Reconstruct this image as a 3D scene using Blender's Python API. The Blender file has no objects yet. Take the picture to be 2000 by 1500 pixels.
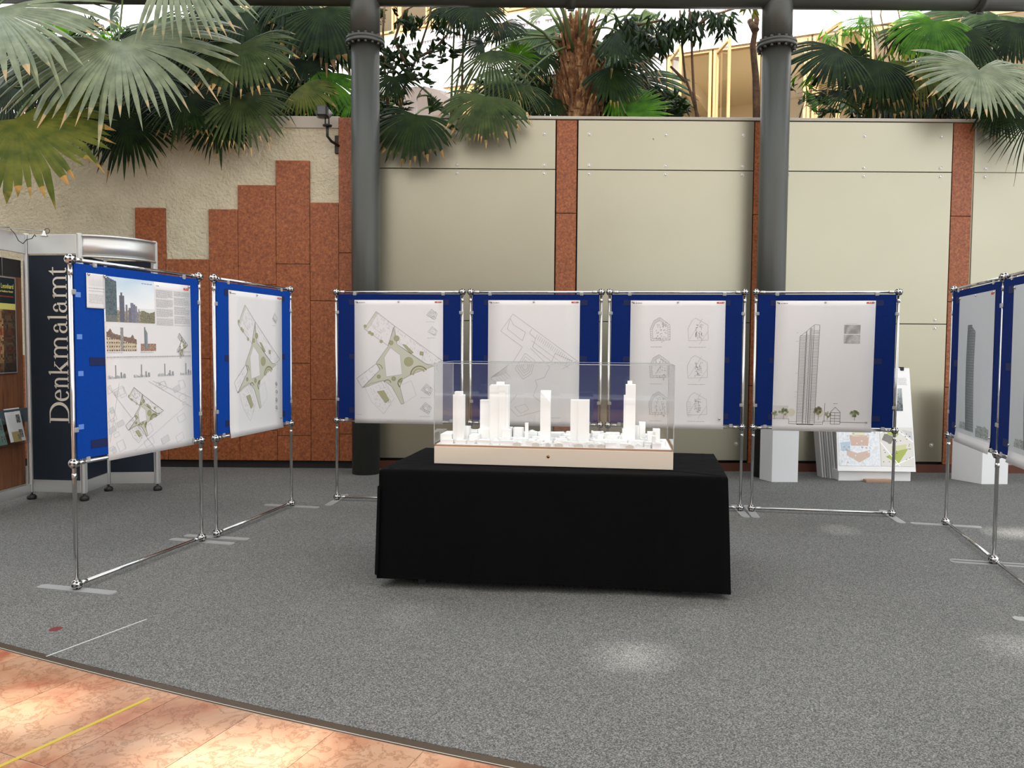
import bpy, math, random
import numpy as np
from mathutils import Vector, Matrix
random.seed(7)
R = math.radians
scene = bpy.context.scene
col = scene.collection

# ------------------------------------------------------------------ camera, sky, sun, exposure
F_PX, CAM_H, PITCH, ROLL = 1535.0, 1.49, R(2.84), R(.43)
cf = Vector((0, math.cos(PITCH), -math.sin(PITCH)))
cr0 = Vector((1, 0, 0)); cu0 = cr0.cross(cf)
cr = math.cos(ROLL)*cr0 + math.sin(ROLL)*cu0
cu = -math.sin(ROLL)*cr0 + math.cos(ROLL)*cu0
cam_d = bpy.data.cameras.new('camera')
cam = bpy.data.objects.new('camera', cam_d); col.objects.link(cam)
cam_d.sensor_width = 36; cam_d.lens = F_PX/2000*36; cam_d.clip_start = .05; cam_d.clip_end = 200
m = Matrix((cr, cu, -cf)).transposed().to_4x4(); m.translation = (0, 0, CAM_H)
cam.matrix_world = m
scene.camera = cam

def ray(px, py): return cf + cr*((px-1000)/F_PX) - cu*((py-750)/F_PX)
def at(px, py, Y):
    """point of the plane y=Y seen at that place of the photograph"""
    d = ray(px, py); return Vector((0, 0, CAM_H)) + d*(Y/d.y)
def atz(px, py, Z=0.0):
    d = ray(px, py); return Vector((0, 0, CAM_H)) + d*((Z-CAM_H)/d.z)

w = bpy.data.worlds.new('sky'); scene.world = w; w.use_nodes = True
wn = w.node_tree; bg = wn.nodes['Background']
tc = wn.nodes.new('ShaderNodeTexCoord'); sx = wn.nodes.new('ShaderNodeSeparateXYZ')
wr = wn.nodes.new('ShaderNodeValToRGB')
wn.links.new(tc.outputs['Generated'], sx.inputs[0]); wn.links.new(sx.outputs['Z'], wr.inputs['Fac'])
wr.color_ramp.elements[0].position = 0.0; wr.color_ramp.elements[0].color = (.96, .98, 1, 1)
wr.color_ramp.elements[1].position = 0.8; wr.color_ramp.elements[1].color = (.84, .93, 1, 1)
wn.links.new(wr.outputs[0], bg.inputs['Color'])
bg.inputs['Strength'].default_value = 1.75

SUN = Vector((-.25, -.60, .76)).normalized()
sd = bpy.data.lights.new('sun', 'SUN'); sd.energy = 9.0; sd.angle = R(1.4); sd.color = (1, .97, .91)
sun = bpy.data.objects.new('sun', sd); col.objects.link(sun)
sun.rotation_euler = SUN.to_track_quat('Z', 'Y').to_euler()

vs = scene.view_settings
scene.display_settings.display_device = 'sRGB'
vs.view_transform = 'Standard'; vs.look = 'None'; vs.gamma = 1; vs.use_curve_mapping = False
vs.exposure = 0.35
scene.cycles.max_bounces = 8; scene.cycles.transparent_max_bounces = 16
scene.cycles.diffuse_bounces = 4; scene.cycles.glossy_bounces = 4; scene.cycles.transmission_bounces = 6
scene.cycles.caustics_reflective = False; scene.cycles.caustics_refractive = False
scene.cycles.sample_clamp_indirect = 8

# ------------------------------------------------------------------ helpers
def lin(c):
    return tuple(((v/255)/12.92 if v <= 10 else (((v/255)+.055)/1.055)**2.4) for v in c)

class MB:
    """collects shapes, links them as ONE mesh"""
    def __init__(s): s.v = []; s.f = []; s.c = []; s.cur = (1, 1, 1); s.sm = []; s.smooth = False
    def face(s, idx): s.f.append(tuple(idx)); s.c.append(s.cur); s.sm.append(s.smooth)
    def poly(s, pts):
        b = len(s.v); s.v += [tuple(p) for p in pts]; s.face(range(b, b+len(pts)))
    def box(s, x0, y0, z0, x1, y1, z1, M=None, bev=0):
        if bev:
            return s.bbox(x0, y0, z0, x1, y1, z1, bev, M)
        b = len(s.v)
        P = [Vector((x, y, z)) for z in (z0, z1) for y in (y0, y1) for x in (x0, x1)]
        if M is not None: P = [M @ p for p in P]
        s.v += [tuple(p) for p in P]
        for q in ((0, 2, 3, 1), (4, 5, 7, 6), (0, 1, 5, 4), (2, 6, 7, 3), (0, 4, 6, 2), (1, 3, 7, 5)): s.face([b+i for i in q])
    def bbox(s, x0, y0, z0, x1, y1, z1, e, M=None):
        """box with its edges chamfered"""
        b = len(s.v); P = []; idx = {}
        X = (x0, x1); Y = (y0, y1); Z = (z0, z1)
        for i in (0, 1):
            for j in (0, 1):
                for k in (0, 1):
                    sx_, sy_, sz_ = (1-2*i), (1-2*j), (1-2*k)
                    for a in range(3):
                        p = [X[i]+sx_*e, Y[j]+sy_*e, Z[k]+sz_*e]
                        p[a] = (X[i], Y[j], Z[k])[a]
                        idx[(i, j, k, a)] = len(P); P.append(Vector(p))
        if M is not None: P = [M @ p for p in P]
        s.v += [tuple(p) for p in P]
        g = lambda i, j, k, a: b+idx[(i, j, k, a)]
        for i in (0, 1):
            q = [g(i, 0, 0, 0), g(i, 1, 0, 0), g(i, 1, 1, 0), g(i, 0, 1, 0)]; s.face(q if i else q[::-1])
            q = [g(0, i, 0, 1), g(1, i, 0, 1), g(1, i, 1, 1), g(0, i, 1, 1)]; s.face(q[::-1] if i else q)
            q = [g(0, 0, i, 2), g(1, 0, i, 2), g(1, 1, i, 2), g(0, 1, i, 2)]; s.face(q if i else q[::-1])
        for i in (0, 1):
            for j in (0, 1):
                s.face([g(i, j, 0, 0), g(i, j, 1, 0), g(i, j, 1, 1), g(i, j, 0, 1)])
                s.face([g(i, 0, j, 0), g(i, 1, j, 0), g(i, 1, j, 2), g(i, 0, j, 2)])
                s.face([g(0, i, j, 1), g(1, i, j, 1), g(1, i, j, 2), g(0, i, j, 2)])
                for k in (0, 1): s.face([g(i, j, k, 0), g(i, j, k, 1), g(i, j, k, 2)])
    def tube(s, pts, r, n=10, cap=True, smooth=True):
        pts = [Vector(p) for p in pts]; rs = r if isinstance(r, (list, tuple)) else [r]*len(pts)
        b = len(s.v); up = None; keep = s.smooth; s.smooth = smooth
        for i, p in enumerate(pts):
            t = (pts[min(i+1, len(pts)-1)]-pts[max(i-1, 0)]).normalized()
            if up is None:
                up = t.orthogonal().normalized()
            up = (up-t*up.dot(t)).normalized(); sd_ = t.cross(up)
            for k in range(n):
                a = 2*math.pi*k/n
                s.v.append(tuple(p+(up*math.cos(a)+sd_*math.sin(a))*rs[i]))
        for i in range(len(pts)-1):
            for k in range(n):
                s.face([b+i*n+k, b+i*n+(k+1) % n, b+(i+1)*n+(k+1) % n, b+(i+1)*n+k])
        s.smooth = False
        if cap:
            s.face([b+k for k in range(n)][::-1]); s.face([b+(len(pts)-1)*n+k for k in range(n)])
        s.smooth = keep
    def cyl(s, p, q, r, n=16): s.tube([p, q], r, n)
    def lathe(s, prof, c=(0, 0, 0), n=24, axis='Z', smooth=True):
        b = len(s.v); keep = s.smooth; s.smooth = smooth; c = Vector(c)
        for (r, h) in prof:
            for k in range(n):
                a = 2*math.pi*k/n; x, y = r*math.cos(a), r*math.sin(a)
                p = {'Z': (x, y, h), 'Y': (x, -h, y), 'X': (h, x, y)}[axis]
                s.v.append(tuple(c+Vector(p)))
        for i in range(len(prof)-1):
            for k in range(n):
                s.face([b+i*n+k, b+i*n+(k+1) % n, b+(i+1)*n+(k+1) % n, b+(i+1)*n+k])
        s.smooth = keep
    def ball(s, c, r, n=14):
        s.lathe([(max(r*math.sin(math.pi*i/8), 1e-4), -r*math.cos(math.pi*i/8)) for i in range(9)], c, n)
    def prism(s, pts, z0, z1, M=None):
        """vertical prism over xy outline, counter clockwise"""
        b = len(s.v); n = len(pts)
        P = [Vector((x, y, z)) for z in (z0, z1) for x, y in pts]
        if M is not None: P = [M @ p for p in P]
        s.v += [tuple(p) for p in P]
        s.face([b+i for i in range(n)][::-1]); s.face([b+n+i for i in range(n)])
        for i in range(n): s.face([b+i, b+(i+1) % n, b+n+(i+1) % n, b+n+i])
    def mesh(s, name, mat=None, colors=False):
        me = bpy.data.meshes.new(name); me.from_pydata(s.v, [], s.f)
        me.polygons.foreach_set('use_smooth', s.sm)
        if colors:
            a = me.color_attributes.new('Col', 'FLOAT_COLOR', 'CORNER')
            buf = []
            for f, c in zip(s.f, s.c): buf += list((c[0], c[1], c[2], 1.0))*len(f)
            a.data.foreach_set('color', buf)
        if mat: me.materials.append(mat)
        me.update(); return me
    def build(s, name, mat=None, parent=None, colors=False, **k):
        o = bpy.data.objects.new(name, s.mesh(name, mat, colors)); col.objects.link(o)
        if parent: o.parent = parent
        for a, b in k.items(): o[a] = b
        return o

def empty(name, loc=(0, 0, 0), rz=0, **k):
    o = bpy.data.objects.new(name, None); col.objects.link(o)
    o.location = loc; o.rotation_euler = (0, 0, rz); o.empty_display_size = .1
    for a, b in k.items(): o[a] = b
    return o
def inst(src, parent=None, loc=None, rot=None, **k):
    o = src.copy(); col.objects.link(o)
    if parent: o.parent = parent
    if loc is not None: o.location = loc
    if rot is not None: o.rotation_euler = rot
    for a, b in k.items(): o[a] = b
    return o
def copy_tree(o, parent=None):
    c = o.copy(); col.objects.link(c); c.parent = parent
    for ch in [x for x in kids.get(o.name, [])]: copy_tree(ch, c)
    return c
kids = {}

# ------------------------------------------------------------------ materials
def mat(name, color=(.5, .5, .5), rough=.6, metal=0, **k):
    m = bpy.data.materials.new(name); m.use_nodes = True
    b = m.node_tree.nodes['Principled BSDF']
    b.inputs['Base Color'].default_value = (*color, 1); b.inputs['Roughness'].default_value = rough
    b.inputs['Metallic'].default_value = metal
    for a, v in k.items(): b.inputs[a].default_value = v
    return m
def nt(m): return m.node_tree, m.node_tree.nodes['Principled BSDF']
def noise_color(m, stops, scale=5, detail=4, rough=.6, dist=0, vec=None, stretch=None, kind='noise'):
    t, b = nt(m)
    tc = t.nodes.new('ShaderNodeTexCoord'); mp = t.nodes.new('ShaderNodeMapping')
    t.links.new(tc.outputs['Object'], mp.inputs[0])
    if stretch: mp.inputs['Scale'].default_value = stretch
    n = t.nodes.new('ShaderNodeTexNoise'); n.inputs['Scale'].default_value = scale
    n.inputs['Detail'].default_value = detail; n.inputs['Roughness'].default_value = rough
    n.inputs['Distortion'].default_value = dist
    t.links.new(mp.outputs[0], n.inputs['Vector'])
    r = t.nodes.new('ShaderNodeValToRGB'); e = r.color_ramp.elements
    for i, (p, c) in enumerate(stops):
        el = e[i] if i < 2 else e.new(p)
        el.position = p; el.color = (*c, 1)
    t.links.new(n.outputs['Fac'], r.inputs[0]); t.links.new(r.outputs[0], b.inputs['Base Color'])
    return r, mp
def bump(m, scale, strength, dist=.01, detail=4, stretch=None):
    t, b = nt(m)
    tc = t.nodes.new('ShaderNodeTexCoord'); mp = t.nodes.new('ShaderNodeMapping')
    t.links.new(tc.outputs['Object'], mp.inputs[0])
    if stretch: mp.inputs['Scale'].default_value = stretch
    n = t.nodes.new('ShaderNodeTexNoise'); n.inputs['Scale'].default_value = scale; n.inputs['Detail'].default_value = detail
    bp = t.nodes.new('ShaderNodeBump'); bp.inputs['Strength'].default_value = strength; bp.inputs['Distance'].default_value = dist
    t.links.new(mp.outputs[0], n.inputs['Vector']); t.links.new(n.outputs['Fac'], bp.inputs['Height'])
    t.links.new(bp.outputs[0], b.inputs['Normal'])

MAT = {}
def M_(n): return MAT[n]
m = MAT['carpet'] = mat('carpet', (.1, .1, .1), .95)
t, b = nt(m); tc = t.nodes.new('ShaderNodeTexCoord'); vo = t.nodes.new('ShaderNodeTexVoronoi'); vo.inputs['Scale'].default_value = 240
t.links.new(tc.outputs['Object'], vo.inputs['Vector']); sp = t.nodes.new('ShaderNodeSeparateColor'); t.links.new(vo.outputs['Color'], sp.inputs[0])
cr_ = t.nodes.new('ShaderNodeValToRGB'); e = cr_.color_ramp.elements; e[0].position = 0; e[0].color = (*lin((60, 60, 59)), 1); e[1].position = 1; e[1].color = (*lin((140, 138, 134)), 1)
el = e.new(.5); el.color = (*lin((94, 94, 91)), 1)
t.links.new(sp.outputs[0], cr_.inputs[0])
nz = t.nodes.new('ShaderNodeTexNoise'); nz.inputs['Scale'].default_value = 1.3; nz.inputs['Detail'].default_value = 3; t.links.new(tc.outputs['Object'], nz.inputs['Vector'])
mm = t.nodes.new('ShaderNodeMapRange'); mm.inputs['To Min'].default_value = .86; mm.inputs['To Max'].default_value = 1.12; t.links.new(nz.outputs['Fac'], mm.inputs[0])
hs = t.nodes.new('ShaderNodeHueSaturation'); t.links.new(cr_.outputs[0], hs.inputs['Color']); t.links.new(mm.outputs[0], hs.inputs['Value']); t.links.new(hs.outputs[0], b.inputs['Base Color'])
m = MAT['stone_tile'] = mat('stone_tile', (.6, .3, .2), .22)
t, b = nt(m)
r1, _ = noise_color(m, [(.3, lin((166, 92, 66))), (.48, lin((196, 146, 114))), (.7, lin((206, 172, 142)))], 2.2, 6, .6, .4)
tc = t.nodes.new('ShaderNodeTexCoord'); n2 = t.nodes.new('ShaderNodeTexNoise'); n2.inputs['Scale'].default_value = 9; n2.inputs['Detail'].default_value = 11; n2.inputs['Roughness'].default_value = .68; n2.inputs['Distortion'].default_value = .5
oi = t.nodes.new('ShaderNodeObjectInfo'); va = t.nodes.new('ShaderNodeVectorMath'); va.operation = 'ADD'
vm = t.nodes.new('ShaderNodeVectorMath'); vm.operation = 'SCALE'; vm.inputs['Scale'].default_value = 37
cx = t.nodes.new('ShaderNodeCombineXYZ'); t.links.new(oi.outputs['Random'], cx.inputs[0]); t.links.new(cx.outputs[0], vm.inputs[0])
t.links.new(tc.outputs['Object'], va.inputs[0]); t.links.new(vm.outputs[0], va.inputs[1]); t.links.new(va.outputs[0], n2.inputs['Vector'])
ab = t.nodes.new('ShaderNodeMath'); ab.operation = 'SUBTRACT'; ab.inputs[1].default_value = .5
ab2 = t.nodes.new('ShaderNodeMath'); ab2.operation = 'ABSOLUTE'
t.links.new(n2.outputs['Fac'], ab.inputs[0]); t.links.new(ab.outputs[0], ab2.inputs[0])
vr = t.nodes.new('ShaderNodeValToRGB'); vr.color_ramp.elements[0].position = 0; vr.color_ramp.elements[0].color = (.55, .55, .55, 1)
vr.color_ramp.elements[1].position = .035; vr.color_ramp.elements[1].color = (0, 0, 0, 1)
t.links.new(ab2.outputs[0], vr.inputs[0])
mx = t.nodes.new('ShaderNodeMix'); mx.data_type = 'RGBA'; mx.inputs['B'].default_value = (*lin((130, 84, 58)), 1)
t.links.new(vr.outputs[0], mx.inputs['Factor']); t.links.new(r1.outputs[0], mx.inputs['A'])
hs = t.nodes.new('ShaderNodeHueSaturation'); mr = t.nodes.new('ShaderNodeMapRange')
mr.inputs['To Min'].default_value = .72; mr.inputs['To Max'].default_value = 1.0
t.links.new(oi.outputs['Random'], mr.inputs[0]); t.links.new(mr.outputs[0], hs.inputs['Value'])
t.links.new(mx.outputs['Result'], hs.inputs['Color']); t.links.new(hs.outputs[0], b.inputs['Base Color'])

m = MAT['stucco'] = mat('stucco', lin((172, 164, 143)), .9)
noise_color(m, [(.3, lin((192, 184, 158))), (.7, lin((214, 206, 180)))], 3, 5)
bump(m, 30, 1.0, .03, 4)
m = MAT['grey_panel'] = mat('grey_panel', lin((183, 179, 163)), .34, .75)
noise_color(m, [(.3, lin((163, 158, 138))), (.7, lin((168, 163, 143)))], .8, 2)
m = MAT['coping'] = mat('coping', lin((178, 172, 158)), .5)
m = MAT['rust_stone'] = mat('rust_stone', (.3, .1, .05), .5)
r_, _ = noise_color(m, [(.3, lin((104, 50, 22))), (.5, lin((142, 76, 36))), (.72, lin((174, 104, 58)))], 36, 5, .6, .7)
m = MAT['dark_gap'] = mat('dark_gap', (.015, .013, .012), .9)
m = MAT['rust_dark'] = mat('rust_dark', lin((92, 48, 32)), .7)
m = MAT['column'] = mat('column', lin((66, 67, 62)), .42, .1)
bump(m, 300, .12, .002)
m = MAT['chrome'] = mat('chrome', (.55, .54, .53), .10, 1)
m = MAT['steel'] = mat('steel', (.36, .36, .355), .5, .3)
m = MAT['black'] = mat('black', (.012, .012, .012), .5)
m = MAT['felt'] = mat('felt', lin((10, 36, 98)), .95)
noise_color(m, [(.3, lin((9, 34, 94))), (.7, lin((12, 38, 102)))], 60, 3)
m = MAT['felt_lit'] = mat('felt_lit', lin((8, 62, 150)), .95)  # lit copy of the felt: stronger light on the left boards put into colour
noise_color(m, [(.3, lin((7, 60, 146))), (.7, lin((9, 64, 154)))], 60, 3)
for q in ('felt', 'felt_lit'): nt(MAT[q])[1].inputs['Specular IOR Level'].default_value = .15
m = MAT['velcro'] = mat('velcro', lin((8, 26, 76)), .85)
m = MAT['clip'] = mat('clip', (.75, .76, .76), .25, 0, **{'Transmission Weight': .6, 'IOR': 1.2})
m = MAT['paper'] = mat('paper', lin((226, 223, 222)), .55)
m = MAT['bright_paper'] = mat('bright_paper', lin((236, 235, 233)), .6)
m = MAT['print'] = mat('print', (1, 1, 1), .55)
t, b = nt(m); a = t.nodes.new('ShaderNodeVertexColor'); a.layer_name = 'Col'; t.links.new(a.outputs[0], b.inputs['Base Color'])
m = MAT['cloth'] = mat('cloth', (.003, .003, .0032), .95); b = nt(m)[1]; b.inputs['Specular IOR Level'].default_value = .08
bump(m, 9, .35, .03, 3, (1, 1, .5))
m = MAT['model_base'] = mat('model_base', lin((214, 201, 184)), .5)
m = MAT['model_edge'] = mat('model_edge', lin((168, 132, 106)), .5)
m = MAT['model_white'] = mat('model_white', (.90, .90, .89), .6)
m = MAT['model_wood'] = mat('model_wood', lin((226, 224, 216)), .6)
m = MAT['brass'] = mat('brass', lin((150, 110, 70)), .3, 1)
m = MAT['pedestal'] = mat('pedestal', lin((234, 234, 234)), .55)
m = MAT['alu'] = mat('alu', (.62, .62, .60), .36, .7)
m = MAT['navy'] = mat('navy', lin((14, 28, 42)), .7)
m = MAT['lettering'] = mat('lettering', lin((226, 220, 206)), .6)
m = MAT['wood'] = mat('wood', (.2, .1, .05), .5)
noise_color(m, [(.3, lin((92, 56, 34))), (.7, lin((134, 86, 54)))], 4, 5, .6, .8, stretch=(6, 6, .6))
m = MAT['pine'] = mat('pine', (.6, .4, .2), .5)
noise_color(m, [(.3, lin((176, 136, 86))), (.7, lin((198, 162, 112)))], 3, 4, .6, .5, stretch=(8, 8, .7))
m = MAT['facade'] = mat('facade', lin((232, 230, 228)), .7)
m = MAT['cream'] = mat('cream', lin((226, 210, 180)), .8)
m = MAT['ribbed'] = mat('ribbed', lin((214, 208, 210)), .6)
m = MAT['soil'] = mat('soil', lin((58, 44, 32)), .95); bump(m, 20, 1, .05)
m = MAT['bark'] = mat('bark', (.1, .06, .04), .9)
noise_color(m, [(.3, lin((58, 42, 32))), (.7, lin((120, 92, 68)))], 10, 5, .6, stretch=(1, 1, .3)); bump(m, 20, 1, .02)
m = MAT['fibre'] = mat('fibre', (.2, .1, .05), .85)
noise_color(m, [(.3, lin((62, 40, 24))), (.5, lin((124, 84, 50))), (.7, lin((212, 172, 124)))], 12, 5, .7, stretch=(1, 1, .4))
m = MAT['petiole'] = mat('petiole', lin((84, 102, 56)), .5)
m = MAT['red_tape'] = mat('red_tape', lin((104, 32, 26)), .7)
m = MAT['white_tape'] = mat('white_tape', lin((190, 192, 190)), .6)
m = MAT['yellow_tape'] = mat('yellow_tape', lin((186, 162, 60)), .6)
m = MAT['bronze'] = mat('bronze', lin((98, 84, 70)), .35, .6)
m = MAT['outer_wall'] = mat('outer_wall', lin((168, 166, 160)), .8)

# thin acrylic sheets and glass
def sheet(name, tint, gloss_rough=.02, ior=1.45):
    m = bpy.data.materials.new(name); m.use_nodes = True; t = m.node_tree
    t.nodes.clear()
    out = t.nodes.new('ShaderNodeOutputMaterial'); tr = t.nodes.new('ShaderNodeBsdfTransparent'); gl = t.nodes.new('ShaderNodeBsdfGlossy')
    tr.inputs[0].default_value = (*tint, 1); gl.inputs['Roughness'].default_value = gloss_rough
    lw = t.nodes.new('ShaderNodeLayerWeight'); lw.inputs['Blend'].default_value = .5
    pw = t.nodes.new('ShaderNodeMath'); pw.operation = 'POWER'; pw.inputs[1].default_value = 5
    fr = t.nodes.new('ShaderNodeMath'); fr.operation = 'MULTIPLY_ADD'; fr.inputs[1].default_value = .88; fr.inputs[2].default_value = .06
    t.links.new(lw.outputs['Facing'], pw.inputs[0]); t.links.new(pw.outputs[0], fr.inputs[0])
    mx = t.nodes.new('ShaderNodeMixShader')
    t.links.new(fr.outputs[0], mx.inputs[0]); t.links.new(tr.outputs[0], mx.inputs[1]); t.links.new(gl.outputs[0], mx.inputs[2])
    t.links.new(mx.outputs[0], out.inputs[0]); return m
MAT['acrylic'] = sheet('acrylic', (.95, .955, .955))
MAT['acrylic_edge'] = mat('acrylic_edge', (.72, .76, .78), .2, 0, **{'Transmission Weight': .5})
MAT['pane'] = sheet('pane', (.93, .95, .94))

# frosted roof glazing: lets part of the daylight through, scattered
m = bpy.data.materials.new('frosted_glazing'); m.use_nodes = True; t = m.node_tree; t.nodes.clear()
out = t.nodes.new('ShaderNodeOutputMaterial'); a = t.nodes.new('ShaderNodeBsdfTranslucent'); b = t.nodes.new('ShaderNodeBsdfDiffuse')
a.inputs[0].default_value = (.95, .96, .95, 1); b.inputs[0].default_value = (.75, .75, .75, 1)
mx = t.nodes.new('ShaderNodeMixShader'); mx.inputs[0].default_value = .27
t.links.new(b.outputs[0], mx.inputs[1]); t.links.new(a.outputs[0], mx.inputs[2]); t.links.new(mx.outputs[0], out.inputs[0])
MAT['frosted'] = m

# leaves: v (along the segment) is stored in the colour attribute's red channel
def leaf_mat(name, c1, c2, tipc, rough, trans):
    m = bpy.data.materials.new(name); m.use_nodes = True; t = m.node_tree; b = t.nodes['Principled BSDF']
    va = t.nodes.new('ShaderNodeVertexColor'); va.layer_name = 'Col'
    sp = t.nodes.new('ShaderNodeSeparateColor'); t.links.new(va.outputs[0], sp.inputs[0])
    tc = t.nodes.new('ShaderNodeTexCoord'); n = t.nodes.new('ShaderNodeTexNoise'); n.inputs['Scale'].default_value = 7; n.inputs['Detail'].default_value = 4
    t.links.new(tc.outputs['Object'], n.inputs['Vector'])
    r = t.nodes.new('ShaderNodeValToRGB'); e = r.color_ramp.elements
    e[0].position = .35; e[0].color = (*c1, 1); e[1].position = .65; e[1].color = (*c2, 1)
    t.links.new(n.outputs['Fac'], r.inputs[0])
    r2 = t.nodes.new('ShaderNodeValToRGB'); e = r2.color_ramp.elements
    e[0].position = .90; e[0].color = (0, 0, 0, 1); e[1].position = .99; e[1].color = (1, 1, 1, 1)
    ad = t.nodes.new('ShaderNodeMath'); ad.operation = 'ADD'; mu = t.nodes.new('ShaderNodeMath'); mu.operation = 'MULTIPLY_ADD'
    mu.inputs[1].default_value = .3; mu.inputs[2].default_value = -.15
    t.links.new(n.outputs['Fac'], mu.inputs[0]); t.links.new(mu.outputs[0], ad.inputs[0]); t.links.new(sp.outputs[0], ad.inputs[1])
    t.links.new(ad.outputs[0], r2.inputs[0])
    mx = t.nodes.new('ShaderNodeMix'); mx.data_type = 'RGBA'; mx.inputs['B'].default_value = (*tipc, 1)
    t.links.new(r2.outputs[0], mx.inputs['Factor']); t.links.new(r.outputs[0], mx.inputs['A'])
    t.links.new(mx.outputs['Result'], b.inputs['Base Color']); b.inputs['Roughness'].default_value = rough
    tr = t.nodes.new('ShaderNodeBsdfTranslucent'); hs = t.nodes.new('ShaderNodeHueSaturation')
    b.inputs['Specular IOR Level'].default_value = .5 if rough < .37 else .1; hs.inputs['Saturation'].default_value = 1.25; hs.inputs['Value'].default_value = 1.5
    t.links.new(mx.outputs['Result'], hs.inputs['Color']); t.links.new(hs.outputs[0], tr.inputs[0])
    ms = t.nodes.new('ShaderNodeMixShader'); ms.inputs[0].default_value = trans
    out = t.nodes['Material Output']
    t.links.new(b.outputs[0], ms.inputs[1]); t.links.new(tr.outputs[0], ms.inputs[2]); t.links.new(ms.outputs[0], out.inputs[0])
    return m
LEAF = [leaf_mat('leaf_grey_green', lin((92, 104, 74)), lin((124, 134, 102)), lin((186, 156, 108)), .36, .12),
        leaf_mat('leaf_dark_green', lin((16, 30, 10)), lin((34, 52, 18)), lin((140, 112, 70)), .45, .10),
        leaf_mat('leaf_bright_green', lin((52, 96, 24)), lin((84, 130, 36)), lin((150, 150, 60)), .4, .35),
        leaf_mat('leaf_olive_green', lin((72, 84, 34)), lin((102, 106, 44)), lin((176, 136, 80)), .45, .2),
        leaf_mat('leaf_mid_green', lin((44, 58, 30)), lin((70, 84, 46)), lin((186, 152, 100)), .42, .12)]

# ------------------------------------------------------------------ structure: floors
WALL_Y = 9.35
def edge_y(x):
    # the slightly bowed edge between carpet and stone, from five points read off the photograph
    c = np.polyfit([-2.478, -1.722, -1.097, -.564, -.1], [3.75, 3.406, 3.137, 2.918, 2.744], 2)
    return float(np.polyval(c, x)) if -6 < x < 3 else None
ec = np.polyfit([-2.478, -1.722, -1.097, -.564, -.1], [3.75, 3.406, 3.137, 2.918, 2.744], 2)
def ey(x):
    x_ = min(max(x, -3.6), 1.6)
    y = float(np.polyval(ec, x_)); s = float(2*ec[0]*x_+ec[1])
    return y + s*(x-x_)
floor = MB(); floor.box(-14, -12, -.3, 14, 18, -.0022)
fl = floor.build('floor', mat('grout', lin((168, 140, 122)), .8), kind='structure')
cp = MB(); xs = [-14, -9, -6] + [-5+.25*i for i in range(41)] + [6, 7.5]
xs = [x for x in xs if x <= 7.5]
top = [(x, ey(x)+.05) for x in xs]
out_ = top + [(14, max(ey(7.5), -1)), (14, 9.6), (-14, 9.6)]
cp.prism(out_, -.002, 0.0015)
cp.build('carpet', MAT['carpet'], kind='structure')
tr = MB(); prev = None
for x in xs:
    y = ey(x)
    if prev:
        (x0, y0) = prev
        tr.poly([(x0, y0+.045, .002), (x0, y0, .003), (x, y, .003), (x, y+.045, .002)])
    prev = (x, y)
tr.build('trim_1', MAT['bronze'], kind='structure')
wl = MB(); prev = None
for x in xs:
    y = ey(x)
    if prev: wl.poly([(prev[0], prev[1], .003), (prev[0], prev[1]-.006, .0032), (x, y-.006, .0032), (x, y, .003)])
    prev = (x, y)
wl.build('trim_2', MAT['coping'], kind='structure')
# stone tiles in rings that follow the edge; long narrow slabs laid across it
def tile_pt(u, d):
    # u runs along the edge, d away from it (towards the viewer)
    x = u; y = ey(u); s = (ey(u+.01)-ey(u-.01))/.02; n = Vector((s, -1, 0)).normalized()
    return Vector((x, y, 0)) + n*d
row = 0.0; rng = random.Random(3)
for rowi, (d0, d1) in enumerate([(0.012, .62), (.628, 1.25), (1.258, 1.9), (1.908, 2.6)]):
    u = -6.0 + rng.random()*.3
    while u < 3.5:
        wd = rng.choice([.36, .42, .42, .5])
        a, b2, c, d = tile_pt(u, d0), tile_pt(u+wd-.003, d0), tile_pt(u+wd-.003, d1), tile_pt(u, d1)
        tb = MB(); P = [a, d, c, b2]; z = rng.random()*.0008
        tb.prism([(p.x, p.y) for p in P], -.002, z)
        if c.y > 1.2 and -5 < a.x < 2: tb.build('stone_tile', MAT['stone_tile'], fl)
        u += wd
bigp = MB(); bigp.box(-14, -12, -.002, 14, 1.3, -.0005); bigp.build('stone_paving', MAT['stone_tile'], fl)

# back wall core, planter and coping
wb = MB(); wb.box(-9, WALL_Y+.03, 0, 9.6, WALL_Y+.3, 4.13)
wall = wb.build('wall_back', MAT['dark_gap'], kind='structure')
zt = 4.165
cpg = MB(); cpg.box(-1.72, WALL_Y-.03, zt-.035, 9.6, WALL_Y+.34, zt, bev=.004)
cpg.build('trim_3', MAT['coping'], kind='structure')
cpg = MB(); cpg.box(-9, WALL_Y-.02, zt-.155, -2.04, WALL_Y+.34, zt-.02, bev=.004)
cpg.build('trim_4', MAT['coping'], kind='structure')
pl = MB(); pl.box(-9, WALL_Y+.3, 0, 9.6, 13.2, 3.95)
pl.build('planter_bed', MAT['soil'], kind='structure')
X = lambda px, py=560: at(px, py, WALL_Y).x
Z = lambda py, px=1000: at(px, py, WALL_Y).z
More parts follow.
